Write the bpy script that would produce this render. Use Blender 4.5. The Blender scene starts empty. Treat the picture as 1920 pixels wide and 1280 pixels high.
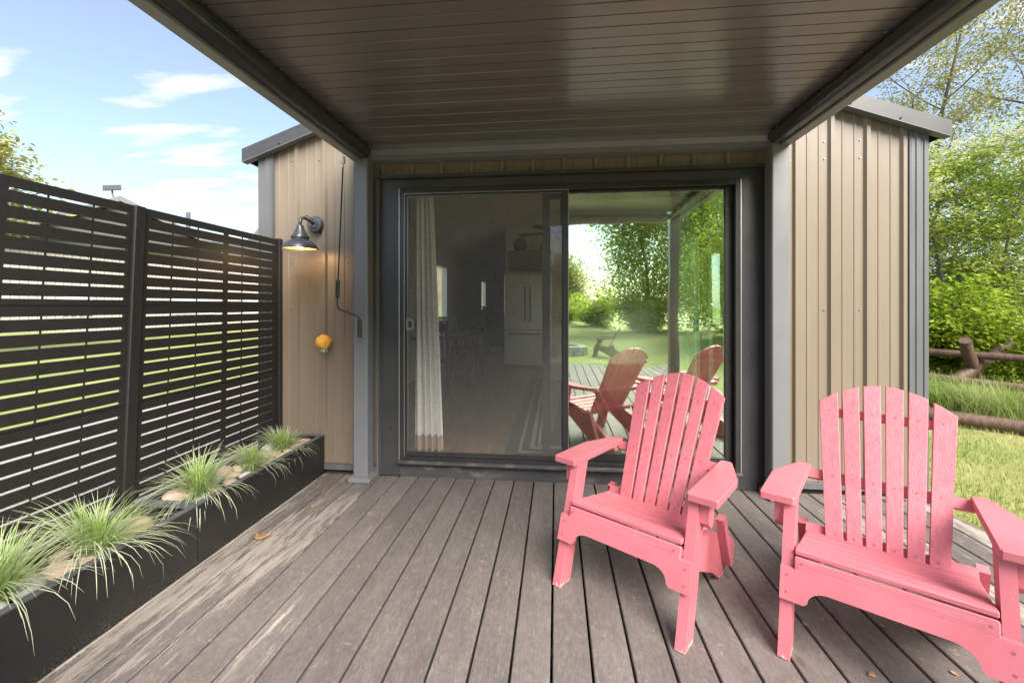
import bpy, bmesh, math, random
import numpy as np
from mathutils import Vector, Matrix
R = math.radians
random.seed(7)
scene = bpy.context.scene
C = scene.collection

# ------------------------------------------------------------------ camera
CAM_H, FPX = 1.29, 800.0
cd = bpy.data.cameras.new('camera'); cam = bpy.data.objects.new('camera', cd); C.objects.link(cam)
cam.location = (0, 0, CAM_H)
YAW = math.atan(82 / FPX)
cam.rotation_euler = (R(90), 0, YAW)
cd.sensor_width = 36; cd.lens = FPX / 1920 * 36
cd.shift_y = -(640 - 573) / 1920.0
cd.clip_start = 0.05; cd.clip_end = 3000
scene.camera = cam

# ------------------------------------------------------------------ sky and sun
SUN_EL, SUN_AZ = 41.0, 148.0         # azimuth from +Y towards +X: hazy sun behind the viewer
w = bpy.data.worlds.new('World'); scene.world = w; w.use_nodes = True
nt = w.node_tree; nt.nodes.clear()
wn, wl = nt.nodes.new, nt.links.new
out = wn('ShaderNodeOutputWorld'); bg = wn('ShaderNodeBackground'); bg.inputs[1].default_value = 0.055
sky = wn('ShaderNodeTexSky'); sky.sky_type = 'NISHITA'; sky.sun_disc = False
sky.sun_elevation = R(SUN_EL); sky.sun_rotation = R(SUN_AZ)
sky.air_density = 1.0; sky.dust_density = 0.8; sky.ozone_density = 1.3
tc = wn('ShaderNodeTexCoord'); sx = wn('ShaderNodeSeparateXYZ'); wl(tc.outputs['Generated'], sx.inputs[0])
def wmath(op, a, b=None, clamp=False):
    n = wn('ShaderNodeMath'); n.operation = op; n.use_clamp = clamp
    for i, v in enumerate((a, b)):
        if v is None: continue
        if isinstance(v, (int, float)): n.inputs[i].default_value = v
        else: wl(v, n.inputs[i])
    return n.outputs[0]
zc = wmath('ADD', wmath('MAXIMUM', sx.outputs[2], 0.0), 0.12)
cx = wmath('DIVIDE', sx.outputs[0], zc); cy = wmath('DIVIDE', sx.outputs[1], zc)
cmb = wn('ShaderNodeCombineXYZ'); wl(cx, cmb.inputs[0]); wl(cy, cmb.inputs[1])
mp = wn('ShaderNodeMapping'); mp.inputs['Rotation'].default_value = (0, 0, R(38)); mp.inputs['Scale'].default_value = (0.9, 2.6, 1)
mp.inputs['Location'].default_value = (3.1, 1.7, 0)
wl(cmb.outputs[0], mp.inputs[0])
nz = wn('ShaderNodeTexNoise'); nz.inputs['Scale'].default_value = 1.25; nz.inputs['Detail'].default_value = 9; nz.inputs['Roughness'].default_value = 0.52
nz.inputs['Distortion'].default_value = 0.25
wl(mp.outputs[0], nz.inputs['Vector'])
cr = wn('ShaderNodeValToRGB'); cr.color_ramp.elements[0].position = 0.525; cr.color_ramp.elements[1].position = 0.64
wl(nz.outputs[0], cr.inputs[0])
mixc = wn('ShaderNodeMix'); mixc.data_type = 'RGBA'
wl(wmath('ADD', wmath('MULTIPLY', cr.outputs[0], 0.78), 0.13), mixc.inputs['Factor']); wl(sky.outputs[0], mixc.inputs['A'])
mixc.inputs['B'].default_value = (5.4, 5.05, 4.75, 1)
wl(mixc.outputs['Result'], bg.inputs[0]); wl(bg.outputs[0], out.inputs[0])
sd = bpy.data.lights.new('sun', 'SUN'); sd.energy = 2.3; sd.angle = R(42); sd.color = (1.0, 0.94, 0.85)
so = bpy.data.objects.new('sun', sd); C.objects.link(so)
dv = Vector((math.sin(R(SUN_AZ)) * math.cos(R(SUN_EL)), math.cos(R(SUN_AZ)) * math.cos(R(SUN_EL)), math.sin(R(SUN_EL))))
so.rotation_euler = dv.to_track_quat('Z', 'Y').to_euler(); so.location = (0, 10, 20)
vs = scene.view_settings
vs.view_transform = 'Standard'; vs.look = 'None'; vs.gamma = 1; vs.use_curve_mapping = False
vs.exposure = 2.32
scene.render.engine = 'CYCLES'
scene.cycles.max_bounces = 10; scene.cycles.diffuse_bounces = 5; scene.cycles.transparent_max_bounces = 24

# ------------------------------------------------------------------ materials
def mat(name, col, rough=0.6, metal=0.0, col2=None, nscale=6.0, nstretch=(1, 1, 1), contrast=(0.35, 0.7), bump=0.0, bscale=60.0, bstretch=(1, 1, 1), spec=0.5, rand=0.0, coat=0.0, coords='Object'):
    m = bpy.data.materials.new(name); m.use_nodes = True; t = m.node_tree; n, l = t.nodes, t.links
    p = n['Principled BSDF']
    p.inputs['Roughness'].default_value = rough; p.inputs['Metallic'].default_value = metal
    p.inputs['Specular IOR Level'].default_value = spec
    p.inputs['Base Color'].default_value = (*col, 1)
    if coat: p.inputs['Coat Weight'].default_value = coat; p.inputs['Coat Roughness'].default_value = 0.25
    tc = n.new('ShaderNodeTexCoord')
    oi = n.new('ShaderNodeObjectInfo')
    vadd = n.new('ShaderNodeVectorMath'); vadd.operation = 'ADD'
    rm = n.new('ShaderNodeVectorMath'); rm.operation = 'SCALE'; rm.inputs[0].default_value = (17.3, 9.1, 5.7)
    l.new(oi.outputs['Random'], rm.inputs['Scale'])
    l.new(tc.outputs[coords], vadd.inputs[0]); l.new(rm.outputs[0], vadd.inputs[1])
    last = None
    if col2 is not None:
        mp = n.new('ShaderNodeMapping'); mp.inputs['Scale'].default_value = nstretch; l.new(vadd.outputs[0], mp.inputs[0])
        nz = n.new('ShaderNodeTexNoise'); nz.inputs['Scale'].default_value = nscale; nz.inputs['Detail'].default_value = 8; nz.inputs['Roughness'].default_value = 0.6
        l.new(mp.outputs[0], nz.inputs['Vector'])
        cr = n.new('ShaderNodeValToRGB'); cr.color_ramp.elements[0].position, cr.color_ramp.elements[1].position = contrast
        cr.color_ramp.elements[0].color = (*col, 1); cr.color_ramp.elements[1].color = (*col2, 1)
        l.new(nz.outputs[0], cr.inputs[0]); last = cr.outputs[0]
        rr = n.new('ShaderNodeMapRange'); rr.inputs['To Min'].default_value = max(rough - 0.08, 0.02); rr.inputs['To Max'].default_value = min(rough + 0.08, 1)
        l.new(nz.outputs[0], rr.inputs['Value']); l.new(rr.outputs[0], p.inputs['Roughness'])
    if rand and last is not None:
        hs = n.new('ShaderNodeHueSaturation'); mr = n.new('ShaderNodeMapRange')
        mr.inputs['To Min'].default_value = 1 - rand; mr.inputs['To Max'].default_value = 1 + rand
        l.new(oi.outputs['Random'], mr.inputs['Value']); l.new(mr.outputs[0], hs.inputs['Value']); l.new(last, hs.inputs['Color']); last = hs.outputs[0]
    if last is not None: l.new(last, p.inputs['Base Color'])
    if bump:
        mp2 = n.new('ShaderNodeMapping'); mp2.inputs['Scale'].default_value = bstretch; l.new(vadd.outputs[0], mp2.inputs[0])
        n2 = n.new('ShaderNodeTexNoise'); n2.inputs['Scale'].default_value = bscale; n2.inputs['Detail'].default_value = 6
        l.new(mp2.outputs[0], n2.inputs['Vector'])
        b = n.new('ShaderNodeBump'); b.inputs['Strength'].default_value = bump; b.inputs['Distance'].default_value = 0.01
        l.new(n2.outputs[0], b.inputs['Height']); l.new(b.outputs[0], p.inputs['Normal'])
    return m

def leaf_mat(name, dark, light, trans=0.45, rough=0.5):
    m = bpy.data.materials.new(name); m.use_nodes = True; t = m.node_tree; n, l = t.nodes, t.links
    p = n['Principled BSDF']; p.inputs['Roughness'].default_value = rough; p.inputs['Specular IOR Level'].default_value = 0.3
    at = n.new('ShaderNodeAttribute'); at.attribute_name = 'tone'
    cr = n.new('ShaderNodeValToRGB'); cr.color_ramp.elements[0].color = (*dark, 1); cr.color_ramp.elements[1].color = (*light, 1)
    l.new(at.outputs['Fac'], cr.inputs[0]); l.new(cr.outputs[0], p.inputs['Base Color'])
    tr = n.new('ShaderNodeBsdfTranslucent'); l.new(cr.outputs[0], tr.inputs[0])
    mx = n.new('ShaderNodeMixShader'); mx.inputs[0].default_value = trans
    l.new(p.outputs[0], mx.inputs[1]); l.new(tr.outputs[0], mx.inputs[2]); l.new(mx.outputs[0], n['Material Output'].inputs[0])
    return m

def deck_material():
    m = bpy.data.materials.new('weathered_deck_paint'); m.use_nodes = True; t = m.node_tree; n, l = t.nodes, t.links
    p = n['Principled BSDF']; p.inputs['Specular IOR Level'].default_value = 0.35
    tc = n.new('ShaderNodeTexCoord'); oi = n.new('ShaderNodeObjectInfo'); geo = n.new('ShaderNodeNewGeometry')
    rm = n.new('ShaderNodeVectorMath'); rm.operation = 'SCALE'; rm.inputs[0].default_value = (31.7, 53.1, 5.7); l.new(oi.outputs['Random'], rm.inputs['Scale'])
    va = n.new('ShaderNodeVectorMath'); va.operation = 'ADD'; l.new(tc.outputs['Object'], va.inputs[0]); l.new(rm.outputs[0], va.inputs[1])
    def noise(scale, stretch, detail=8, rough=0.6, vec=va.outputs[0]):
        mp = n.new('ShaderNodeMapping'); mp.inputs['Scale'].default_value = stretch; l.new(vec, mp.inputs[0])
        z = n.new('ShaderNodeTexNoise'); z.inputs['Scale'].default_value = scale; z.inputs['Detail'].default_value = detail; z.inputs['Roughness'].default_value = rough
        l.new(mp.outputs[0], z.inputs['Vector']); return z.outputs[0]
    def ramp(v, a, b, c0=(0, 0, 0), c1=(1, 1, 1)):
        r = n.new('ShaderNodeValToRGB'); r.color_ramp.elements[0].position = a; r.color_ramp.elements[1].position = b
        r.color_ramp.elements[0].color = (*c0, 1); r.color_ramp.elements[1].color = (*c1, 1); l.new(v, r.inputs[0]); return r.outputs[0]
    def mx(f, a, b, mode='MIX'):
        q = n.new('ShaderNodeMix'); q.data_type = 'RGBA'; q.blend_type = mode
        for s, v in (('Factor', f), ('A', a), ('B', b)):
            if isinstance(v, (int, float)): q.inputs[s].default_value = v
            elif isinstance(v, tuple): q.inputs[s].default_value = (*v, 1)
            else: l.new(v, q.inputs[s])
        return q.outputs['Result']
    def mth(op, a, b=None, clamp=False):
        q = n.new('ShaderNodeMath'); q.operation = op; q.use_clamp = clamp
        for i, v in enumerate((a, b)):
            if v is None: continue
            if isinstance(v, (int, float)): q.inputs[i].default_value = v
            else: l.new(v, q.inputs[i])
        return q.outputs[0]
    paint = ramp(noise(2.6, (3, 1, 1), 12, 0.72), 0.25, 0.78, (0.122, 0.104, 0.098), (0.212, 0.187, 0.176))
    grime = ramp(noise(24, (3.2, 1.3, 1), 13, 0.85), 0.28, 0.74, (0.52, 0.52, 0.52), (1.42, 1.40, 1.37))
    col = mx(1.0, paint, grime, 'MULTIPLY')
    # fine scuffs
    sc = ramp(noise(34, (1.8, 0.7, 1), 13, 0.85), 0.565, 0.605)
    col = mx(mth('MULTIPLY', sc, 0.55), col, (0.36, 0.33, 0.30))
    sc2 = ramp(noise(13, (1, 1.3, 1), 13, 0.82), 0.60, 0.63)
    col = mx(mth('MULTIPLY', sc2, 0.6), col, (0.40, 0.37, 0.335))
    knot = n.new('ShaderNodeTexVoronoi'); knot.inputs['Scale'].default_value = 2.1; kmp = n.new('ShaderNodeMapping'); kmp.inputs['Scale'].default_value = (2.2, 0.8, 0); l.new(va.outputs[0], kmp.inputs[0]); l.new(kmp.outputs[0], knot.inputs['Vector'])
    col = mx(mth('MULTIPLY', ramp(knot.outputs['Distance'], 0.035, 0.075, (1, 1, 1), (0, 0, 0)), 0.6), col, (0.075, 0.058, 0.05))
    # worn through paint: elongated flakes, most of it on the outer boards
    sp = n.new('ShaderNodeSeparateXYZ'); l.new(geo.outputs['Position'], sp.inputs[0])
    left = mth('MULTIPLY', mth('SUBTRACT', -0.85, sp.outputs[0]), 0.24, True)
    right = mth('MULTIPLY', mth('SUBTRACT', sp.outputs[0], 0.75), 0.10, True)
    wear = mth('ADD', left, right)
    wear = mth('MINIMUM', wear, 0.17)
    pl = noise(4.2, (6.5, 0.62, 1), 14, 0.80)
    blot = noise(0.9, (1.6, 0.8, 1), 3, 0.5)
    v = mth('ADD', mth('ADD', pl, wear), mth('MULTIPLY', mth('SUBTRACT', blot, 0.5), 0.45))
    msk = ramp(v, 0.672, 0.692)
    grain = ramp(noise(12, (14, 0.6, 1), 8, 0.65), 0.3, 0.7, (0.20, 0.172, 0.146), (0.42, 0.378, 0.333))
    col = mx(msk, col, grain)
    hs = n.new('ShaderNodeHueSaturation'); mr = n.new('ShaderNodeMapRange'); mr.inputs['To Min'].default_value = 0.84; mr.inputs['To Max'].default_value = 1.14
    l.new(oi.outputs['Random'], mr.inputs['Value']); l.new(mr.outputs[0], hs.inputs['Value']); l.new(col, hs.inputs['Color'])
    l.new(hs.outputs[0], p.inputs['Base Color'])
    rr = n.new('ShaderNodeMapRange'); rr.inputs['To Min'].default_value = 0.5; rr.inputs['To Max'].default_value = 0.8; l.new(pl, rr.inputs['Value']); l.new(rr.outputs[0], p.inputs['Roughness'])
    hgt = mth('SUBTRACT', noise(30, (6, 0.35, 1), 8, 0.7), mth('MULTIPLY', msk, 0.35))
    b = n.new('ShaderNodeBump'); b.inputs['Strength'].default_value = 0.35; b.inputs['Distance'].default_value = 0.006; l.new(hgt, b.inputs['Height']); l.new(b.outputs[0], p.inputs['Normal'])
    return m

M = {}
M['deck'] = deck_material()
M['joist'] = mat('joist_wood', (0.06, 0.045, 0.03), 0.9)
M['tan'] = mat('tan_siding_paint', (0.186, 0.148, 0.111), 0.36, col2=(0.218, 0.177, 0.134), nscale=1.8, nstretch=(2, 2, 0.5), contrast=(0.2, 0.85), bump=0.05, bscale=9)
M['char'] = mat('charcoal_trim_paint', (0.040, 0.041, 0.044), 0.36, col2=(0.055, 0.056, 0.059), nscale=5, bump=0.03, bscale=20)
M['grey'] = mat('slate_grey_trim_paint', (0.098, 0.101, 0.110), 0.40, col2=(0.120, 0.122, 0.130), nscale=3, nstretch=(4, 4, 0.6))
M['post'] = mat('pergola_grey_paint', (0.165, 0.167, 0.180), 0.33, col2=(0.185, 0.187, 0.200), nscale=4)
M['louver'] = mat('dark_bronze_louver_paint', (0.190, 0.176, 0.164), 0.24, metal=0.30, col2=(0.210, 0.195, 0.182), nscale=2, nstretch=(0.4, 2, 1), rand=0.06, coat=0.3)
M['black'] = mat('black_powder_coat', (0.014, 0.0135, 0.0135), 0.5, col2=(0.022, 0.021, 0.020), nscale=40)
def dusty_black():
    m = mat('dusty_black_planter_metal', (0.016, 0.0155, 0.0155), 0.42, col2=(0.025, 0.024, 0.022), nscale=4)
    t = m.node_tree; n, l = t.nodes, t.links; p = n['Principled BSDF']
    src = p.inputs['Base Color'].links[0].from_socket
    geo = n.new('ShaderNodeNewGeometry'); sp = n.new('ShaderNodeSeparateXYZ'); l.new(geo.outputs['Position'], sp.inputs[0])
    mr = n.new('ShaderNodeMapRange'); mr.inputs['From Min'].default_value = 0.0; mr.inputs['From Max'].default_value = 0.16; mr.inputs['To Min'].default_value = 0.12; mr.inputs['To Max'].default_value = -0.06; l.new(sp.outputs[2], mr.inputs['Value'])
    nz = n.new('ShaderNodeTexNoise'); nz.inputs['Scale'].default_value = 130; nz.inputs['Detail'].default_value = 4; nz.inputs['Roughness'].default_value = 0.75
    l.new(geo.outputs['Position'], nz.inputs['Vector'])
    ad = n.new('ShaderNodeMath'); ad.operation = 'ADD'; l.new(nz.outputs[0], ad.inputs[0]); l.new(mr.outputs[0], ad.inputs[1])
    cr = n.new('ShaderNodeValToRGB'); cr.color_ramp.elements[0].position = 0.68; cr.color_ramp.elements[1].position = 0.74; l.new(ad.outputs[0], cr.inputs[0])
    mx = n.new('ShaderNodeMix'); mx.data_type = 'RGBA'; l.new(cr.outputs[0], mx.inputs['Factor']); l.new(src, mx.inputs['A']); mx.inputs['B'].default_value = (0.22, 0.18, 0.13, 1)
    l.new(mx.outputs['Result'], p.inputs['Base Color'])
    return m
M['planter'] = dusty_black()
M['rim'] = mat('planter_rim_metal', (0.09, 0.095, 0.105), 0.35)
M['soil'] = mat('dark_potting_soil', (0.035, 0.025, 0.018), 0.95, col2=(0.07, 0.05, 0.035), nscale=60, bump=0.8, bscale=90)
M['pink'] = mat('faded_pink_chair_paint', (0.57, 0.143, 0.176), 0.5, col2=(0.62, 0.180, 0.214), nscale=3.5, nstretch=(1, 1, 1), bump=0.10, bscale=22, bstretch=(1, 1, 1), rand=0.07)
M['pinkgrain'] = mat('faded_pink_grained_paint', (0.54, 0.128, 0.160), 0.5, col2=(0.63, 0.190, 0.224), nscale=9, nstretch=(7, 7, 0.45), contrast=(0.3, 0.72), bump=0.22, bscale=26, bstretch=(9, 9, 0.5), rand=0.07)
M['pinkgrainx'] = mat('faded_pink_long_grained_paint', (0.54, 0.128, 0.160), 0.5, col2=(0.63, 0.190, 0.224), nscale=9, nstretch=(.45, 7, 7), contrast=(0.3, 0.72), bump=0.22, bscale=26, bstretch=(.5, 9, 9), rand=0.07)
def worn_pink(key):
    m = M[key]; t = m.node_tree; n, l = t.nodes, t.links; p = n['Principled BSDF']; src = p.inputs['Base Color'].links[0].from_socket
    tc = n.new('ShaderNodeTexCoord'); geo = n.new('ShaderNodeNewGeometry'); sp = n.new('ShaderNodeSeparateXYZ'); l.new(geo.outputs['Position'], sp.inputs[0])
    def nz(sc, det=8, ro=.7):
        q = n.new('ShaderNodeTexNoise'); q.inputs['Scale'].default_value = sc; q.inputs['Detail'].default_value = det; q.inputs['Roughness'].default_value = ro; l.new(geo.outputs['Position'], q.inputs['Vector']); return q.outputs[0]
    def rp(v, a, b):
        r = n.new('ShaderNodeValToRGB'); r.color_ramp.elements[0].position = a; r.color_ramp.elements[1].position = b; l.new(v, r.inputs[0]); return r.outputs[0]
    def mix(f, k, a, b, mode='MIX'):
        mm = n.new('ShaderNodeMath'); mm.operation = 'MULTIPLY'; l.new(f, mm.inputs[0]); mm.inputs[1].default_value = k
        q = n.new('ShaderNodeMix'); q.data_type = 'RGBA'; q.blend_type = mode; l.new(mm.outputs[0], q.inputs['Factor']); l.new(a, q.inputs['A']); q.inputs['B'].default_value = (*b, 1); return q.outputs['Result']
    c = mix(rp(nz(5, 6), .45, .75), .20, src, (0.56, 0.27, 0.32))          # bleached patches
    c = mix(rp(nz(11, 10, .8), .56, .72), .30, c, (0.36, 0.115, 0.14))       # grime
    mr = n.new('ShaderNodeMapRange'); mr.inputs['From Min'].default_value = 0; mr.inputs['From Max'].default_value = .035; mr.inputs['To Min'].default_value = .22; mr.inputs['To Max'].default_value = 0; l.new(sp.outputs[2], mr.inputs['Value'])
    ad = n.new('ShaderNodeMath'); ad.operation = 'ADD'; l.new(nz(60, 6, .7), ad.inputs[0]); l.new(mr.outputs[0], ad.inputs[1])
    c = mix(rp(ad.outputs[0], .705, .725), 1.0, c, (0.62, 0.50, 0.44))       # chipped to bare wood at the feet and here and there
    l.new(c, p.inputs['Base Color'])
for k in ('pink', 'pinkgrain', 'pinkgrainx'): worn_pink(k)
M['screw'] = mat('galvanised_screw', (0.30, 0.27, 0.25), 0.45, metal=0.6)
M['frame'] = mat('dark_anodised_door_frame', (0.034, 0.034, 0.034), 0.3, metal=0.25, col2=(0.044, 0.043, 0.042), nscale=4)
M['steel_edge'] = mat('bare_aluminium_edge', (0.42, 0.42, 0.42), 0.35, metal=0.7)
M['dusty_sill'] = mat('dusty_dark_sill', (0.055, 0.055, 0.057), 0.55, col2=(0.20, 0.165, 0.145), nscale=7, nstretch=(1, 1, 2.5), contrast=(0.52, 0.75))
M['lamp'] = mat('lamp_grey_metal', (0.105, 0.11, 0.125), 0.36, metal=0.5)
M['lampin'] = mat('lamp_inner_enamel', (0.5, 0.42, 0.30), 0.4)
M['white'] = mat('white_plastic', (0.75, 0.75, 0.74), 0.45)
M['crank'] = mat('crank_grey_metal', (0.045, 0.047, 0.052), 0.35, metal=0.4)
M['orange'] = mat('orange_crinkled_paper', (0.80, 0.36, 0.03), 0.7, col2=(0.90, 0.52, 0.09), nscale=25, bump=0.4, bscale=50)
M['curtain'] = mat('cream_curtain_cloth', (0.82, 0.81, 0.76), 0.85, col2=(0.85, 0.84, 0.79), nscale=30)
M['hem'] = mat('beige_curtain_hem', (0.46, 0.36, 0.26), 0.85)
M['intwall'] = mat('interior_beige_wall', (0.68, 0.63, 0.55), 0.85)
M['intceil'] = mat('interior_pale_ceiling', (0.62, 0.58, 0.50), 0.85)
M['intfloor'] = mat('interior_wood_floor', (0.15, 0.085, 0.05), 0.45, col2=(0.30, 0.19, 0.11), nscale=4, nstretch=(5, 0.6, 1))
M['darkwood'] = mat('dark_wood', (0.05, 0.025, 0.015), 0.5, col2=(0.09, 0.05, 0.03), nscale=5)
M['oak'] = mat('warm_wood_cabinet', (0.20, 0.11, 0.055), 0.5, col2=(0.30, 0.17, 0.09), nscale=5, nstretch=(6, 6, 0.6))
M['steel'] = mat('stainless_steel', (0.66, 0.65, 0.62), 0.30, metal=0.5)
M['sofa'] = mat('dark_sofa_cloth', (0.03, 0.028, 0.03), 0.9)
M['rugd'] = mat('dark_rug_wool', (0.045, 0.042, 0.045), 0.95, col2=(0.07, 0.065, 0.065), nscale=80)
M['rugl'] = mat('tan_rug_wool', (0.42, 0.33, 0.24), 0.95)
M['roofing'] = mat('charcoal_roof_panel', (0.06, 0.062, 0.066), 0.45)
M['barn'] = mat('pale_barn_siding', (0.30, 0.275, 0.255), 0.6, col2=(0.34, 0.31, 0.285), nscale=1)
M['barndark'] = mat('dark_barn_gable', (0.06, 0.06, 0.065), 0.6)
M['orangedoor'] = mat('orange_brown_door', (0.48, 0.22, 0.09), 0.7)
M['winblue'] = mat('pale_window_glass', (0.45, 0.52, 0.55), 0.15)
M['log'] = mat('brown_stained_log', (0.075, 0.042, 0.028), 0.62, col2=(0.17, 0.105, 0.078), nscale=5, nstretch=(6, 6, 0.8), bump=0.5, bscale=14, bstretch=(4, 4, 0.5), rand=0.2)
M['bark'] = mat('grey_brown_bark', (0.09, 0.07, 0.055), 0.9, col2=(0.19, 0.16, 0.135), nscale=12, nstretch=(3, 3, 0.7), bump=0.6, bscale=25)
M['hill'] = mat('dry_hillside', (0.26, 0.21, 0.14), 0.95, col2=(0.13, 0.15, 0.07), nscale=0.03)
M['leafbrown'] = mat('dry_brown_leaf', (0.34, 0.19, 0.09), 0.75, col2=(0.46, 0.29, 0.15), nscale=30)
M['gravel'] = mat('pale_gravel', (0.20, 0.165, 0.15), 0.95, col2=(0.44, 0.39, 0.355), nscale=45, contrast=(0.3, 0.65), bump=0.8, bscale=60)
M['ground'] = mat('mown_lawn', (0.15, 0.21, 0.035), 0.95, col2=(0.30, 0.30, 0.10), nscale=0.55, contrast=(0.3, 0.7), bump=0.6, bscale=30)
M['brownchair'] = mat('brown_stained_chair', (0.07, 0.03, 0.02), 0.5, col2=(0.11, 0.055, 0.035), nscale=5)
M['firestone'] = mat('grey_fire_ring_block', (0.38, 0.36, 0.34), 0.9, col2=(0.52, 0.50, 0.47), nscale=6, bump=0.4, bscale=20, rand=0.1)
for k, a, b in (('pinkstone', (0.48, 0.33, 0.28), (0.62, 0.46, 0.40)), ('tanstone', (0.50, 0.38, 0.24), (0.64, 0.52, 0.37)), ('greystone', (0.42, 0.41, 0.38), (0.60, 0.58, 0.54))):
    M[k] = mat(k + '_surface', a, 0.65, col2=b, nscale=9, nstretch=(1, 1, 3), bump=0.1, bscale=40, rand=0.12)
M['leafA'] = leaf_mat('bright_shrub_leaf', (0.13, 0.21, 0.012), (0.44, 0.55, 0.06), 0.45)
M['leafB'] = leaf_mat('fresh_viburnum_leaf', (0.20, 0.29, 0.035), (0.52, 0.62, 0.14), 0.5)
M['leafC'] = leaf_mat('olive_tree_leaf', (0.26, 0.26, 0.07), (0.55, 0.54, 0.22), 0.5)
M['leafD'] = leaf_mat('yellow_green_willow_leaf', (0.20, 0.28, 0.025), (0.52, 0.62, 0.09), 0.58)
M['flower'] = leaf_mat('creamy_white_blossom', (0.62, 0.62, 0.45), (0.85, 0.85, 0.72), 0.3)
M['blade'] = leaf_mat('variegated_grass_blade', (0.26, 0.42, 0.025), (0.74, 0.76, 0.60), 0.35)
M['lawnblade'] = leaf_mat('lawn_blade', (0.17, 0.24, 0.04), (0.62, 0.54, 0.29), 0.35)
M['tallgrass'] = leaf_mat('tall_grass_blade', (0.22, 0.34, 0.05), (0.62, 0.62, 0.34), 0.4)

def glass_mat():
    m = bpy.data.materials.new('coated_door_glass'); m.use_nodes = True; t = m.node_tree; n, l = t.nodes, t.links
    n.remove(n['Principled BSDF'])
    tr = n.new('ShaderNodeBsdfTransparent'); tr.inputs[0].default_value = (0.56, 0.65, 0.575, 1)
    gl = n.new('ShaderNodeBsdfGlossy'); gl.inputs['Roughness'].default_value = 0.0; gl.inputs[0].default_value = (0.56, 0.58, 0.53, 1)
    tc = n.new('ShaderNodeTexCoord'); nz = n.new('ShaderNodeTexNoise'); nz.inputs['Scale'].default_value = 2.2; nz.inputs['Detail'].default_value = 1
    l.new(tc.outputs['Object'], nz.inputs['Vector'])
    b = n.new('ShaderNodeBump'); b.inputs['Strength'].default_value = 0.10; b.inputs['Distance'].default_value = 0.02; l.new(nz.outputs[0], b.inputs['Height']); l.new(b.outputs[0], gl.inputs['Normal'])
    mx = n.new('ShaderNodeAddShader')
    l.new(tr.outputs[0], mx.inputs[0]); l.new(gl.outputs[0], mx.inputs[1]); l.new(mx.outputs[0], n['Material Output'].inputs[0])
    return m
M['glass'] = glass_mat()
def clear_glass():
    m = bpy.data.materials.new('clear_pane'); m.use_nodes = True; t = m.node_tree; n, l = t.nodes, t.links
    n.remove(n['Principled BSDF'])
    tr = n.new('ShaderNodeBsdfTransparent'); gl = n.new('ShaderNodeBsdfGlossy'); gl.inputs['Roughness'].default_value = 0.02
    mx = n.new('ShaderNodeMixShader'); mx.inputs[0].default_value = 0.08
    l.new(tr.outputs[0], mx.inputs[1]); l.new(gl.outputs[0], mx.inputs[2]); l.new(mx.outputs[0], n['Material Output'].inputs[0])
    return m
M['pane'] = clear_glass()
def screen_mat():
    m = bpy.data.materials.new('insect_screen_mesh'); m.use_nodes = True; t = m.node_tree; n, l = t.nodes, t.links
    p = n['Principled BSDF']; p.inputs['Base Color'].default_value = (0.20, 0.195, 0.188, 1); p.inputs['Roughness'].default_value = 0.6
    tr = n.new('ShaderNodeBsdfTransparent'); mx = n.new('ShaderNodeMixShader')
    tc = n.new('ShaderNodeTexCoord'); sm = None
    for st in ((420, 1, 14), (14, 1, 420)):
        mp = n.new('ShaderNodeMapping'); mp.inputs['Scale'].default_value = st; l.new(tc.outputs['Object'], mp.inputs[0])
        z = n.new('ShaderNodeTexNoise'); z.inputs['Scale'].default_value = 1; z.inputs['Detail'].default_value = 2; l.new(mp.outputs[0], z.inputs['Vector'])
        if sm is None: sm = z.outputs[0]
        else:
            a = n.new('ShaderNodeMath'); a.operation = 'ADD'; l.new(sm, a.inputs[0]); l.new(z.outputs[0], a.inputs[1]); sm = a.outputs[0]
    mr = n.new('ShaderNodeMapRange'); mr.inputs['From Min'].default_value = 0.65; mr.inputs['From Max'].default_value = 1.35; mr.inputs['To Min'].default_value = 0.10; mr.inputs['To Max'].default_value = 0.27
    l.new(sm, mr.inputs['Value']); l.new(mr.outputs[0], mx.inputs[0])
    l.new(tr.outputs[0], mx.inputs[1]); l.new(p.outputs[0], mx.inputs[2]); l.new(mx.outputs[0], n['Material Output'].inputs[0])
    return m
M['screen'] = screen_mat()
def emit(name, col, s):
    m = bpy.data.materials.new(name); m.use_nodes = True; p = m.node_tree.nodes['Principled BSDF']
    p.inputs['Emission Color'].default_value = (*col, 1); p.inputs['Emission Strength'].default_value = s; return m
M['bulb'] = emit('lit_warm_bulb', (1.0, 0.66, 0.30), 9)

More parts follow.
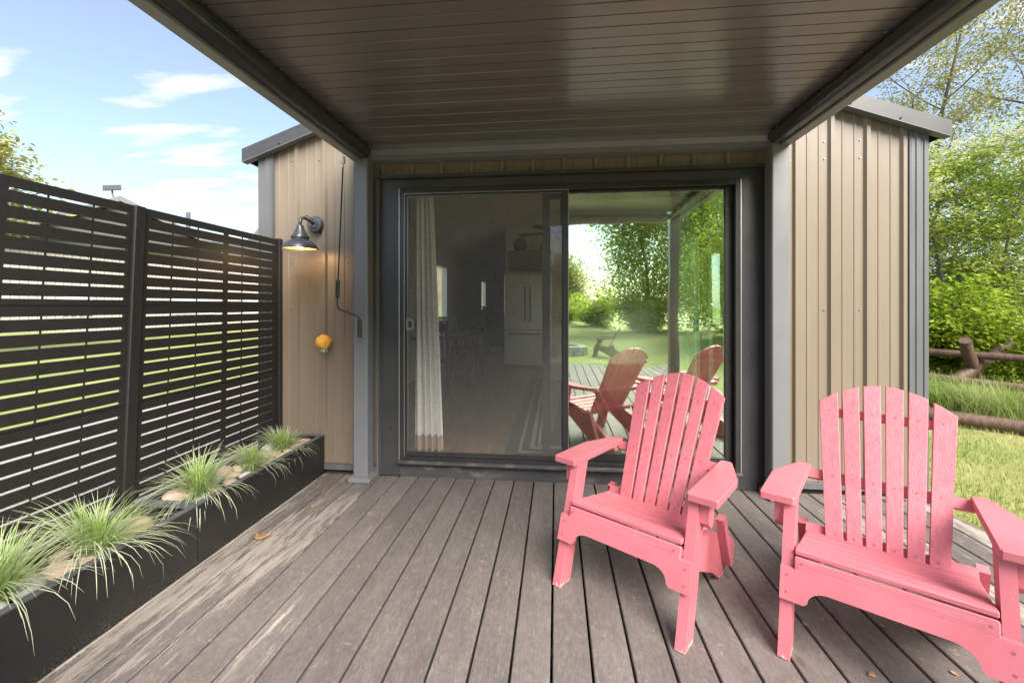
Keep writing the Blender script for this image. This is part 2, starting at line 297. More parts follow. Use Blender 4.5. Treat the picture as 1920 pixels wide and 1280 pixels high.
# ------------------------------------------------------------------ mesh helpers
class MB:
    def __init__(s): s.v = []; s.f = []
    def add(s, vs, fs):
        o = len(s.v); s.v += [tuple(v) for v in vs]; s.f += [tuple(i + o for i in f) for f in fs]; return s
    def box(s, x0, x1, y0, y1, z0, z1, c=0.0):
        if c <= 0:
            s.add([(x, y, z) for z in (z0, z1) for y in (y0, y1) for x in (x0, x1)],
                  [(0, 2, 3, 1), (4, 5, 7, 6), (0, 1, 5, 4), (2, 6, 7, 3), (0, 4, 6, 2), (1, 3, 7, 5)]); return s
        vs = []; idx = {}
        X, Y, Z = (x0, x1), (y0, y1), (z0, z1); sg = (1, -1)
        for i in (0, 1):
            for j in (0, 1):
                for k in (0, 1):
                    for a in range(3):
                        d = [c * sg[i], c * sg[j], c * sg[k]]; d[a] = 0
                        idx[(i, j, k, a)] = len(vs); vs.append((X[i] + d[0], Y[j] + d[1], Z[k] + d[2]))
        fs = []
        for i in (0, 1): fs.append([idx[(i, 0, 0, 0)], idx[(i, 1, 0, 0)], idx[(i, 1, 1, 0)], idx[(i, 0, 1, 0)]])
        for j in (0, 1): fs.append([idx[(0, j, 0, 1)], idx[(1, j, 0, 1)], idx[(1, j, 1, 1)], idx[(0, j, 1, 1)]])
        for k in (0, 1): fs.append([idx[(0, 0, k, 2)], idx[(1, 0, k, 2)], idx[(1, 1, k, 2)], idx[(0, 1, k, 2)]])
        for i in (0, 1):
            for j in (0, 1): fs.append([idx[(i, j, 0, 0)], idx[(i, j, 1, 0)], idx[(i, j, 1, 1)], idx[(i, j, 0, 1)]])
        for i in (0, 1):
            for k in (0, 1): fs.append([idx[(i, 0, k, 0)], idx[(i, 1, k, 0)], idx[(i, 1, k, 2)], idx[(i, 0, k, 2)]])
        for j in (0, 1):
            for k in (0, 1): fs.append([idx[(0, j, k, 1)], idx[(1, j, k, 1)], idx[(1, j, k, 2)], idx[(0, j, k, 2)]])
        for i in (0, 1):
            for j in (0, 1):
                for k in (0, 1): fs.append([idx[(i, j, k, a)] for a in range(3)])
        s.add(vs, fs); return s
    def prism(s, poly, mp, t0, t1):
        """poly of 2-d points extruded; mp(a, b, t) -> xyz"""
        n = len(poly)
        s.add([mp(a, b, t0) for a, b in poly] + [mp(a, b, t1) for a, b in poly],
              [tuple(range(n))[::-1], tuple(range(n, 2 * n))] + [(i, (i + 1) % n, n + (i + 1) % n, n + i) for i in range(n)]); return s
    def tube(s, pts, rad, n=8, cap=True):
        pts = [Vector(p) for p in pts]
        if not hasattr(rad, '__len__'): rad = [rad] * len(pts)
        vs = []; up = None
        for i, p in enumerate(pts):
            d = (pts[min(i + 1, len(pts) - 1)] - pts[max(i - 1, 0)])
            d = d.normalized() if d.length > 1e-9 else Vector((0, 0, 1))
            if up is None: up = Vector((1, 0, 0)) if abs(d.x) < 0.9 else Vector((0, 1, 0))
            a = (up - d * up.dot(d)).normalized(); b = d.cross(a); up = a
            for k in range(n):
                q = 2 * math.pi * k / n; vs.append(p + (a * math.cos(q) + b * math.sin(q)) * rad[i])
        fs = [(i * n + k, i * n + (k + 1) % n, (i + 1) * n + (k + 1) % n, (i + 1) * n + k) for i in range(len(pts) - 1) for k in range(n)]
        if cap: fs += [tuple(range(n))[::-1], tuple(range((len(pts) - 1) * n, len(pts) * n))]
        s.add(vs, fs); return s
    def lathe(s, prof, c, axis='z', n=24):
        vs = []; fs = []
        for r, h in prof:
            for k in range(n):
                a = 2 * math.pi * k / n
                if axis == 'z': vs.append((c[0] + r * math.cos(a), c[1] + r * math.sin(a), c[2] + h))
                else: vs.append((c[0] + r * math.cos(a), c[1] + h, c[2] + r * math.sin(a)))
        for i in range(len(prof) - 1):
            for k in range(n): fs.append((i * n + k, i * n + (k + 1) % n, (i + 1) * n + (k + 1) % n, (i + 1) * n + k))
        s.add(vs, fs); return s
    def build(s, name, m, parent=None, smooth=False, kind=None, warp=None):
        vs = [warp(*v) for v in s.v] if warp else s.v
        me = bpy.data.meshes.new(name); me.from_pydata(vs, [], s.f)
        bm = bmesh.new(); bm.from_mesh(me); bmesh.ops.recalc_face_normals(bm, faces=bm.faces[:]); bm.to_mesh(me); bm.free()
        me.materials.append(M[m] if isinstance(m, str) else m)
        if smooth:
            me.polygons.foreach_set('use_smooth', [True] * len(me.polygons))
            if smooth != 'all': me.set_sharp_from_angle(angle=R(38))
        o = bpy.data.objects.new(name, me); C.objects.link(o)
        if parent is not None: o.parent = parent
        if kind: o['kind'] = kind
        return o

def tag(o, label=None, cat=None, group=None, kind=None):
    for k, v in (('label', label), ('category', cat), ('group', group), ('kind', kind)):
        if v: o[k] = v
    return o
def thing(name, label, cat, loc=(0, 0, 0), rz=0, group=None):
    o = bpy.data.objects.new(name, None); C.objects.link(o); o.empty_display_size = 0.1
    o.location = loc; o.rotation_euler = (0, 0, rz); return tag(o, label, cat, group)
def share(src, name, parent, loc=(0, 0, 0), rot=(0, 0, 0)):
    o = bpy.data.objects.new(name, src.data); C.objects.link(o); o.parent = parent; o.location = loc; o.rotation_euler = rot; return o
def np_mesh(name, verts, nper, nface_verts, faces_local, m, parent=None, tone=None, kind=None):
    """many alike cards: verts (N, nper, 3); faces_local list of tuples"""
    N = len(verts); V = verts.reshape(-1, 3)
    fl = [np.array(f) for f in faces_local]
    loops = np.concatenate([np.concatenate([f + i * nper for f in fl]) for i in range(1)])
    per = sum(len(f) for f in fl)
    base = np.concatenate(fl)
    loops = (np.arange(N)[:, None] * nper + base[None, :]).reshape(-1)
    tot = np.tile(np.array([len(f) for f in fl]), N)
    start = np.concatenate([[0], np.cumsum(tot)[:-1]])
    me = bpy.data.meshes.new(name)
    me.vertices.add(len(V)); me.vertices.foreach_set('co', V.astype(np.float32).ravel())
    me.loops.add(len(loops)); me.loops.foreach_set('vertex_index', loops.astype(np.int32))
    me.polygons.add(len(tot)); me.polygons.foreach_set('loop_start', start.astype(np.int32)); me.polygons.foreach_set('loop_total', tot.astype(np.int32))
    me.update(calc_edges=True)
    if tone is not None:
        at = me.attributes.new('tone', 'FLOAT', 'POINT')
        tv = np.repeat(tone, nper) if tone.ndim == 1 else tone.reshape(-1)
        at.data.foreach_set('value', tv.astype(np.float32))
    me.materials.append(M[m]); o = bpy.data.objects.new(name, me); C.objects.link(o)
    if parent is not None: o.parent = parent
    if kind: o['kind'] = kind
    return o

# ------------------------------------------------------------------ ground and deck
GZ = -0.15
g = MB().add([(-400, -400, GZ), (400, -400, GZ), (400, 400, GZ), (-400, 400, GZ)], [(0, 1, 2, 3)]).build('lawn', 'ground'); tag(g, kind='structure', label='wide mown green lawn around the cabin and deck', cat='lawn')
g = MB().add([(-5.9, -8, GZ + .012), (-2.2, -8, GZ + .012), (-2.2, 22, GZ + .012), (-5.4, 22, GZ + .012)], [(0, 1, 2, 3)]).build('gravel_path', 'gravel'); tag(g, kind='structure', label='strip of pale gravel behind the black slatted screen', cat='gravel')
deck = thing('deck', 'weathered brown painted plank deck in front of the glass door', 'deck', (0, 0, 0)); deck['kind'] = 'structure'
PITCH, PH, DY0, DY1, DXR = 0.1453, -0.0155, -3.07, 3.135, 2.49
b0 = None; k0 = math.floor((-2.2 - PH) / PITCH); k = k0
while PH + (k + 1) * PITCH < DXR + 0.05:
    xc = PH + (k + .5) * PITCH
    if b0 is None:
        b0 = MB().box(-.0678, .0678, DY0, DY1, -.036, 0, .0035).build('plank', 'deck', deck); b = b0
    else: b = share(b0, 'plank', deck)
    b.location = (xc, random.uniform(-.004, .004), random.uniform(-.0015, .0))
    k += 1
for i in range(14):
    y = DY0 + .1 + i * .46
    MB().box(-2.2, DXR - .02, y, y + .04, GZ, -.040).build('joist', 'joist', deck)
MB().box(DXR - .01, DXR + .02, DY0, DY1, GZ, -.037).build('rim_joist', 'deck', deck)

# ------------------------------------------------------------------ cabin
WY = 3.15
cab = thing('cabin', 'tan ribbed metal cabin with charcoal trim and a wide sliding glass door', 'cabin', (0.08, WY, 0))
def cpart(mb, name, m, smooth=False, parent=cab, kind=None):
    o = mb.build(name, m, parent, smooth, kind); o.matrix_parent_inverse = Matrix.Translation(cab.location).inverted() if parent is cab else Matrix()
    return o
HX0, HX1, HY1 = -2.313, 2.476, 15.0
RX = (HX0 + HX1) / 2
def roofz(x):                                         # underside of the rake
    return 2.45 + 0.36 * (min(x - HX0, HX1 - x))
def siding_profile(u):                                # rib profile over a 0.2286 pitch, u in m from rib centre
    u = abs((u + .1143) % .2286 - .1143)
    if u < .012: return .020
    if u < .024: return 0.020 * (1 - (u - .012) / .012)
    v = abs(u - .0762)
    if v < .006: return .004
    if v < .010: return .004 * (1 - (v - .006) / .004)
    return 0.0
brk = []
for r in range(-14, 15):
    c0 = r * .2286
    brk += [c0 + d for d in (-.0862, -.0822, -.0702, -.0662, -.024, -.012, .012, .024, .0662, .0702, .0822, .0862)]
def siding(name, x0, x1, z0, ztop, rib_at, y=WY):
    xs = sorted({x0, x1} | {rib_at + b for b in brk if x0 < rib_at + b < x1})
    vs, fs = [], []
    for x in xs:
        d = siding_profile(x - rib_at)
        vs += [(x, y - d, z0), (x, y - d, ztop(x) if callable(ztop) else ztop)]
    for i in range(len(xs) - 1): fs.append((2 * i, 2 * i + 2, 2 * i + 3, 2 * i + 1))
    return cpart(MB().add(vs, fs), name, 'tan')
RIBL, RIBR = -1.785, 1.888
siding('siding_panel', HX0 + .10, -1.93, .075, roofz, RIBL)
siding('siding_panel', -1.93, -1.33, .075, roofz, RIBL)
siding('siding_panel', 1.45, 2.02, .075, roofz, RIBR)
siding('siding_panel', 2.02, HX1 - .10, .075, roofz, RIBR)
siding('siding_panel', -1.33, .06, 2.27, roofz, -1.31)
siding('siding_panel', .06, 1.45, 2.27, roofz, -1.31)
# screws along the ribs' flanks
sm = MB()
for rib, xs in ((RIBL, (-2, -1, 0, 1)), (RIBR, (-1, 0, 1))):
    for q in xs:
        for z in (.17, 1.26, 1.62 if rib < 0 else 2.30, 2.42):
            x = rib + q * .2286 - .045
            if HX0 + .11 < x < -1.5 or 1.56 < x < HX1 - .1:
                sm.lathe([(.0001, -.006), (.004, -.006), (.0045, -.002), (.007, -.002), (.007, .001)], (x, WY - .001, z), 'y', 6)
cpart(sm, 'siding_screws', 'screw', kind='stuff')
cpart(MB().box(HX0 + .02, -1.34, WY - .035, WY + .05, .035, .073), 'base_flashing', 'grey')
cpart(MB().box(1.46, HX1 - .02, WY - .035, WY + .05, .035, .073), 'base_flashing', 'grey')
cpart(MB().box(HX0 + .01, HX1 - .01, WY + .02, WY + .10, GZ - .05, .034), 'foundation_board', 'joist')
def corner(x, s):                                     # profiled corner trim
    prof = [(0, -.03), (.022, -.03), (.026, -.024), (.046, -.024), (.050, -.03), (.070, -.03), (.075, -.024), (.095, -.024), (.112, -.028), (.118, 0)]
    mb = MB().prism([(a, b) for a, b in prof] + [(0.118, .005), (0.0, .12), (-.004, .12), (-.004, -.03)], lambda a, b, t: (x + s * a, WY + b, t), .06, roofz(x + s * .05) + .01)
    return cpart(mb, 'corner_trim', 'grey')
corner(HX0, 1); corner(HX1, -1)
for x, s in ((HX0, 1), (HX1, -1)):                    # side walls
    vs, fs = [], []; ys = np.arange(WY + .1, HY1, .0762)
    for i, y in enumerate(ys):
        d = .026 if i % 3 == 0 else 0
        vs += [(x - s * d, y, .06), (x - s * d, y, 2.45)]
    wins = [(7.62, 8.6, 1.0, 2.12)] if s > 0 else []
    mb = MB()
    segs = [(WY + .1, 4.2, .06, 2.45), (4.2, 5.8, .06, .95), (4.2, 5.8, 2.15, 2.45), (5.8, 6.4, .06, 2.45), (6.4, 8.0, .06, .95), (6.4, 8.0, 2.15, 2.45), (8.0, HY1, .06, 2.45)] if s < 0 else [(WY + .1, 7.6, .06, 2.45), (7.6, 8.62, .06, 1.0), (7.6, 8.62, 2.12, 2.45), (8.62, 12.6, .06, 2.45), (12.6, 13.5, .06, 1.2), (12.6, 13.5, 2.1, 2.45), (13.5, HY1, .06, 2.45)]  # hedge side openings are added out of view to let light indoors
    for (ya, yb, za, zb) in segs:
        vs, fs = [], []; ys = np.arange(ya, yb, .0762).tolist() + [yb]
        for i, y in enumerate(ys):
            d = .02 if i % 3 == 1 else 0
            vs += [(x - s * d, y, za), (x - s * d, y, zb)]
        for i in range(len(ys) - 1): fs.append((2 * i, 2 * i + 2, 2 * i + 3, 2 * i + 1))
        mb.add(vs, fs)
    cpart(mb, 'side_wall', 'tan')
cpart(MB().prism([(HX0, .0), (HX1, .0), (HX1, 2.45), (RX, roofz(RX)), (HX0, 2.45)], lambda a, b, t: (a, t, b), HY1, HY1 + .03), 'rear_wall', 'tan')
# roof and rakes
for s in (-1, 1):
    xe = RX + s * ((HX1 - HX0) / 2 + .10)
    ze = 2.45 - .36 * .10; zp = roofz(RX)
    cpart(MB().prism([(xe, ze + .060), (RX + s * .001, zp + .060), (RX + s * .001, zp + .084), (xe, ze + .084)], lambda a, b, t: (a, t, b), WY - .06, HY1 + .2), 'roof_panel', 'roofing')
    cpart(MB().prism([(xe, ze - .012), (RX + s * .001, zp - .012), (RX + s * .001, zp + .086), (xe, ze + .086)], lambda a, b, t: (a, t, b), WY - .085, WY - .062), 'rake_trim', 'char')
    cpart(MB().prism([(xe - s * .005, ze - .019), (RX + s * .001, zp - .019), (RX + s * .001, zp - .013), (xe - s * .005, ze - .013)], lambda a, b, t: (a, t, b), WY - .088, WY - .030), 'rake_drip_edge', 'grey')
    mb = MB()
    for q in range(1, 4):
        x = xe - s * .22 * q * 1.4; mb.lathe([(.0001, -.008), (.006, -.008), (.006, .0)], (x, WY - .086, ze + .36 * abs(x - xe) + .004), 'y', 6)
    cpart(mb, 'trim_screws', 'frame', kind='stuff')
    cpart(MB().box(min(xe - s * .002, xe - s * .012), max(xe - s * .002, xe - s * .012), WY - .06, HY1 + .2, ze + .0, ze + .059), 'eave_trim', 'char')
# door surround
SX0, SX1, DX0, DX1, DZ0, DZ1 = -1.33, 1.448, -1.173, 1.281, .115, 2.17
cpart(MB().box(SX0, DX0, WY - .012, WY + .05, .0, 2.245), 'jamb_cladding', 'char')
cpart(MB().box(DX1, SX1, WY - .012, WY + .05, .0, 2.245), 'jamb_cladding', 'char')
cpart(MB().box(DX0, DX1, WY - .010, WY + .05, DZ1, 2.243), 'head_cladding', 'char')
cpart(MB().box(DX0, DX1, WY - .010, WY + .05, -.01, DZ0), 'sill_cladding', 'dusty_sill')
cpart(MB().box(SX0 - .012, SX1 + .012, WY - .06, WY + .03, 2.246, 2.268), 'drip_cap', 'char')
cpart(MB().box(SX0 - .014, SX0 - .001, WY - .055, WY + .03, .0, 2.244), 'jamb_edge_trim', 'grey')
cpart(MB().box(SX1 + .001, SX1 + .014, WY - .055, WY + .03, .0, 2.244), 'jamb_edge_trim', 'grey')
mb = MB()
for x in (-1.25, 1.36):
    for z in (.35, .95, 1.55, 2.1): mb.lathe([(.0001, -.006), (.005, -.006), (.005, .0)], (x, WY - .013, z), 'y', 6)
for x in np.arange(-1.1, 1.3, .4): mb.lathe([(.0001, -.006), (.005, -.006), (.005, .0)], (x, WY - .011, 2.205), 'y', 6)
for x in np.arange(-1.0, 1.3, .45): mb.lathe([(.0001, -.006), (.005, -.006), (.005, .0)], (x, WY - .011, .06), 'y', 6)
cpart(mb, 'cladding_screws', 'frame', kind='stuff')
# sliding door: frame, fixed light, sliding light pushed open, insect screen
door = bpy.data.objects.new('sliding_door', None); C.objects.link(door); door.parent = cab; door.location = Vector((0, 0, 0)) - cab.location
def dpart(mb, name, m, smooth=False): return mb.build(name, m, door, smooth)
def rect_frame(x0, x1, z0, z1, y0, y1, wl_, wr_, wb_, wt_, c=.003):
    mb = MB()
    mb.box(x0, x0 + wl_, y0, y1, z0, z1, c); mb.box(x1 - wr_, x1, y0, y1, z0, z1, c)
    mb.box(x0 + wl_, x1 - wr_, y0 + .001, y1 - .001, z0, z0 + wb_, c); mb.box(x0 + wl_, x1 - wr_, y0 + .001, y1 - .001, z1 - wt_, z1, c)
    return mb
dpart(rect_frame(DX0, DX1, DZ0, DZ1, WY - .035, WY + .09, .032, .035, .04, .034), 'outer_frame', 'frame')
dpart(MB().box(DX0 - .004, DX0 + .003, WY - .040, WY - .036, DZ0, DZ1).box(DX1 - .003, DX1 + .004, WY - .040, WY - .036, DZ0, DZ1).box(DX0, DX1, WY - .040, WY - .036, DZ0 - .004, DZ0 + .004), 'frame_edge_bead', 'steel_edge')
fx = rect_frame(.045, DX1 - .036, DZ0 + .041, DZ1 - .035, WY + .012, WY + .05, .048, .05, .055, .018)
dpart(fx, 'fixed_sash', 'frame')
dpart(MB().box(.096, DX1 - .089, WY + .028, WY + .034, DZ0 + .098, DZ1 - .055), 'glass_pane', 'glass')
dpart(rect_frame(-.10, 1.10, DZ0 + .041, DZ1 - .035, WY + .053, WY + .085, .055, .055, .06, .05), 'sliding_sash', 'frame')
dpart(MB().box(-.04, 1.04, WY + .066, WY + .071, DZ0 + .10, DZ1 - .085), 'sliding_pane', 'pane')
dpart(MB().box(-.085, -.062, WY + .035, WY + .0525, .95, 1.22, .004), 'pull_handle', 'black')
dpart(rect_frame(DX0 + .033, .093, DZ0 + .041, DZ1 - .035, WY - .025, WY - .004, .032, .045, .035, .022), 'screen_frame', 'frame')
dpart(MB().box(DX0 + .0655, .0475, WY - .015, WY - .013, DZ0 + .0765, DZ1 - .0575), 'insect_screen', 'screen')
dpart(MB().box(DX0 + .033, DX0 + .037, WY - .030, WY - .0255, DZ0 + .041, DZ1 - .035).box(DX0 + .038, .093, WY - .030, WY - .0255, DZ1 - .039, DZ1 - .035).box(DX0 + .062, DX0 + .065, WY - .028, WY - .0255, DZ0 + .07, DZ1 - .057).box(DX0 + .066, .047, WY - .028, WY - .0255, DZ1 - .060, DZ1 - .057).box(.089, .093, WY - .030, WY - .0255, DZ0 + .041, DZ1 - .04), 'screen_bead', 'steel_edge')
hp = MB().prism([(-.026, -.055), (.026, -.036), (.026, .036), (-.026, .055)], lambda a, b, t: (-1.085 + a, t, 1.15 + b), WY - .048, WY - .031)
hp.box(-1.115, -1.108, WY - .05, WY - .031, 1.11, 1.19)
dpart(hp, 'screen_handle', 'post')
dpart(MB().prism([(-.012, -.028), (.012, -.018), (.012, .018), (-.012, .028)], lambda a, b, t: (-1.085 + a, t, 1.15 + b), WY - .0505, WY - .0485), 'handle_recess', 'black')
dpart(MB().box(DX0, DX1, WY - .075, WY - .036, DZ0 - .004, DZ0 + .018, .004), 'sill_track', 'dusty_sill')

# ------------------------------------------------------------------ interior
FZ = .11
def struct(mb, name, m, label, cat): o = mb.build(name, m); return tag(o, label, cat, kind='structure')
struct(MB().box(HX0 + .06, HX1 - .06, WY + .1, HY1 - .02, FZ - .05, FZ), 'interior_floor', 'intfloor', 'brown wood floor inside the cabin', 'floor')
mb = MB()
for s, x in ((1, HX0 + .05), (-1, HX1 - .05)):
    segs = [(WY + .1, 4.2, FZ, 2.45), (4.2, 5.8, FZ, .95), (4.2, 5.8, 2.15, 2.45), (5.8, 6.4, FZ, 2.45), (6.4, 8.0, FZ, .95), (6.4, 8.0, 2.15, 2.45), (8.0, HY1, FZ, 2.45)] if s < 0 else [(WY + .1, 7.6, FZ, 2.45), (7.6, 8.62, FZ, 1.0), (7.6, 8.62, 2.12, 2.45), (8.62, 12.6, FZ, 2.45), (12.6, 13.5, FZ, 1.2), (12.6, 13.5, 2.1, 2.45), (13.5, HY1, FZ, 2.45)]  # matching gaps in the hedge side wall, added to brighten the interior
    for ya, yb, za, zb in segs: mb.box(min(x, x + s * .04), max(x, x + s * .04), ya, yb, za, zb)
struct(mb, 'interior_side_wall', 'intwall', 'beige side walls inside the cabin', 'wall')
mb = MB().prism([(-1.05, FZ), (HX1 - .1, FZ), (HX1 - .1, 2.45), (RX, roofz(RX) - .02), (-1.05, roofz(-1.05) - .02)], lambda a, b, t: (a, t, b), 8.95, 9.05)
struct(mb, 'interior_partition', 'intwall', 'beige partition wall behind the refrigerator', 'wall')
mb = MB().prism([(HX0 + .05, FZ), (HX1 - .05, FZ), (HX1 - .05, 2.45), (RX, roofz(RX) - .02), (HX0 + .05, 2.45)], lambda a, b, t: (a, t, b), HY1 - .06, HY1 - .02)
struct(mb, 'interior_rear_wall', 'intwall', 'beige rear wall inside the cabin', 'wall')
mb = MB()
for s in (-1, 1):
    xe = RX + s * ((HX1 - HX0) / 2 - .02)
    mb.prism([(xe, 2.43), (RX, roofz(RX) - .03), (RX, roofz(RX) - .01), (xe, 2.45)], lambda a, b, t: (a, t, b), WY + .06, HY1)
struct(mb, 'interior_ceiling', 'intceil', 'pale vaulted ceiling inside the cabin', 'ceiling')
mb = MB().box(HX0 + .07, SX0 + .02, WY + .06, WY + .09, FZ, 2.45).box(SX1 - .02, HX1 - .07, WY + .06, WY + .09, FZ, 2.45).prism([(SX0 + .021, 2.2), (SX1 - .021, 2.2), (SX1 - .021, 2.6), (RX, 3.2), (SX0 + .021, 2.6)], lambda a, b, t: (a, t, b), WY + .06, WY + .09)
struct(mb, 'interior_front_wall', 'intwall', 'beige inner face of the front wall', 'wall')
for (xw, ya, yb, za, zb, lb) in ((HX0, 7.62, 8.6, 1.02, 2.1, 'white framed side window beside the dining table inside'), (HX0, 12.62, 13.48, 1.22, 2.08, 'white framed side window deep inside the cabin'),
        (HX1 - .09, 4.22, 5.78, .97, 2.13, 'unseen wide white framed window added in the hedge side wall to light the front of the room'), (HX1 - .09, 6.42, 7.98, .97, 2.13, 'unseen wide white framed window added in the hedge side wall to light the refrigerator end')):  # these two windows are unseen additions that bring daylight into the room
    t = thing('side_window', lb, 'window', (xw + .05, (ya + yb) / 2, za))
    q = Matrix.Translation(t.location).inverted()
    o = MB().box(xw - .01, xw + .10, ya, ya + .06, za, zb).box(xw - .01, xw + .10, yb - .06, yb, za, zb).box(xw - .009, xw + .099, ya + .06, yb - .06, za, za + .05).box(xw - .009, xw + .099, ya + .06, yb - .06, zb - .05, zb).build('window_frame', 'white', t); o.matrix_parent_inverse = q
    o = MB().box(xw + .03, xw + .035, ya + .061, yb - .061, za + .051, zb - .051).build('window_pane', 'pane', t); o.matrix_parent_inverse = q
def curtain(x0, x1, xb0, xb1, y, z0, z1, label, seed):
    rnd = random.Random(seed); n, mz = 60, 14; t = thing('curtain', label, 'curtain', ((x0 + x1) / 2, y, z0))
    ph = [rnd.uniform(0, 6) for _ in range(4)]
    def pt(u, v):
        xa = x0 + (x1 - x0) * u; xb = xb0 + (xb1 - xb0) * u
        return (xa * v + xb * (1 - v), y + .030 * math.sin(u * 26 + ph[0] + .4 * math.sin(v * 3 + ph[1])) + .012 * math.sin(u * 57 + ph[2]), z0 + (z1 - z0) * v)
    for nm, va, vb, m in (('cloth', .055, 1, 'curtain'), ('hem_band', 0, .055, 'hem')):
        vs = [pt(i / n, va + (vb - va) * j / mz) for j in range(mz + 1) for i in range(n + 1)]
        fs = [(j * (n + 1) + i, j * (n + 1) + i + 1, (j + 1) * (n + 1) + i + 1, (j + 1) * (n + 1) + i) for j in range(mz) for i in range(n)]
        o = MB().add(vs, fs).build(nm, m, t, 'all'); o.matrix_parent_inverse = Matrix.Translation(t.location).inverted()
curtain(-1.12, -.985, -1.13, -.90, WY + .20, FZ + .02, 2.3, 'cream curtain with a beige hem hanging behind the insect screen', 1)
curtain(.95, 1.17, .93, 1.20, WY + .22, FZ + .02, 2.3, 'cream curtain hanging behind the fixed glass pane', 2)
# refrigerator
fr = thing('refrigerator', 'stainless steel french door refrigerator inside the cabin', 'refrigerator', (-.53, 8.15, FZ))
MB().box(-.455, .455, .03, .75, .02, 1.78, .01).build('cabinet', 'steel', fr)
MB().box(-.452, -.003, -.03, .028, .72, 1.775, .012).build('door', 'steel', fr); MB().box(.003, .452, -.03, .028, .72, 1.775, .012).build('door', 'steel', fr)
MB().box(-.452, .452, -.03, .028, .05, .71, .012).build('freezer_drawer', 'steel', fr)
for x in (-.05, .05): MB().tube([(x, -.03, .88), (x, -.075, .92), (x, -.08, 1.2), (x, -.075, 1.5), (x, -.03, 1.54)], .012, 8).build('handle', 'lamp', fr, 'all')
MB().tube([(-.36, -.03, .645), (-.33, -.075, .645), (.33, -.075, .645), (.36, -.03, .645)], .012, 8).build('handle', 'lamp', fr, 'all')
wc = thing('wall_cabinet', 'warm wood cabinet mounted above the refrigerator', 'cabinet', (-.5, 8.3, 2.0))
MB().box(-.45, .45, 0, .62, 0, .36).build('carcass', 'oak', wc)
for x in (-.225, .225): MB().box(x - .21, x + .21, -.02, -.001, .02, .34, .006).build('door', 'oak', wc)
for x, lb, pr in ((-.70, 'round dark clay pot on top of the wood cabinet', [(.001, 0), (.08, 0), (.13, .07), (.13, .15), (.09, .22), (.09, .25), (.07, .25), (.07, .23)]), (-.22, 'small dark lidded jar on top of the wood cabinet', [(.001, 0), (.06, 0), (.09, .06), (.05, .16), (.06, .18), (.015, .2), (.015, .24), (.001, .25)])):
    o = MB().lathe(pr, (0, 0, 0)).build('pot', 'darkwood', None, 'all'); o.location = (x, 8.45, 2.36); tag(o, lb, 'pot')
rug = thing('runner_rug', 'dark runner rug with tan border stripes on the wood floor', 'rug', (0.15, 5.05, FZ))
MB().box(-.55, .55, -1.75, 1.75, .001, .010).build('field', 'rugd', rug)
for i, d in enumerate((.10, .19, .25)):
    w_ = .022 if i != 1 else .035; mb = MB(); a, b = .55 - d, 1.75 - d
    for (xa, xb, ya, yb) in ((-a, -a + w_, -b, b), (a - w_, a, -b, b), (-a + w_, a - w_, -b, -b + w_), (-a + w_, a - w_, b - w_, b)): mb.box(xa, xb, ya, yb, .0105, .014)
    mb.build('border_stripe', 'rugl', rug)
tb = thing('dining_table', 'dark wood dining table seen through the insect screen', 'table', (-1.65, 6.5, FZ))
MB().box(-.40, .46, -.6, .6, .70, .74, .008).build('tabletop', 'darkwood', tb)
for x in (-.36, .38):
    for y in (-.5, .5): MB().box(x, x + .07, y - .035, y + .035, 0, .70, .005).build('leg', 'darkwood', tb)
def dining_chair(x, y, rz, label):
    t = thing('dining_chair', label, 'chair', (x, y, FZ), rz)
    MB().box(-.22, .22, -.22, .22, .43, .46, .01).build('seat', 'darkwood', t)
    for a in (-.19, .19):
        MB().tube([(a, -.19, 0), (a * .95, -.17, .43)], .02, 6).build('leg', 'darkwood', t)
        MB().tube([(a, .22, 0), (a, .19, .45), (a * 1.05, .26, .98)], .019, 6).build('leg', 'darkwood', t)
    for a in np.linspace(-.13, .13, 5): MB().tube([(a, .20, .46), (a, .235, .84)], .010, 6).build('spindle', 'darkwood', t)
    MB().prism([(-.22, .83), (.22, .83), (.20, .93), (.08, .98), (-.08, .98), (-.20, .93)], lambda a, b, q: (a, q + .13 * (b - .83), b), .232, .255).build('crest_rail', 'darkwood', t)
dining_chair(-1.60, 5.65, R(180), 'dark spindle back chair at the near end of the dining table')
dining_chair(-1.60, 7.40, 0, 'dark spindle back chair at the far end of the dining table')
sf = thing('armchair', 'dark upholstered armchair near the far inside window', 'armchair', (-1.6, 11.2, FZ), R(-150))
MB().box(-.4, .4, -.4, .4, .12, .42, .05).build('seat', 'sofa', sf); MB().box(-.4, .4, .30, .48, .30, 1.0, .06).build('backrest', 'sofa', sf)
for s in (-1, 1): MB().box(s * .46 - .08, s * .46 + .08, -.4, .45, .10, .62, .05).build('armrest', 'sofa', sf)
for x in (-.35, .35):
    for y in (-.33, .38): MB().box(x - .03, x + .03, y - .03, y + .03, 0, .13).build('foot', 'darkwood', sf)
fan = thing('ceiling_fan', 'dark ceiling fan with thin blades inside the cabin', 'fan', (.08, 6.4, 2.35))
MB().tube([(0, 0, .1), (0, 0, .93)], .015, 8).build('downrod', 'lamp', fan); MB().lathe([(.001, .12), (.06, .12), (.11, .07), (.11, 0), (.05, -.05), (.001, -.06)], (0, 0, 0)).build('motor', 'lamp', fan, 'all')
for q in range(5):
    o = MB().box(.10, .68, -.06, .06, -.004, .004).build('blade', 'darkwood', fan); o.rotation_euler = (R(8), 0, q * R(72) + .35); o.location = (0, 0, .03)

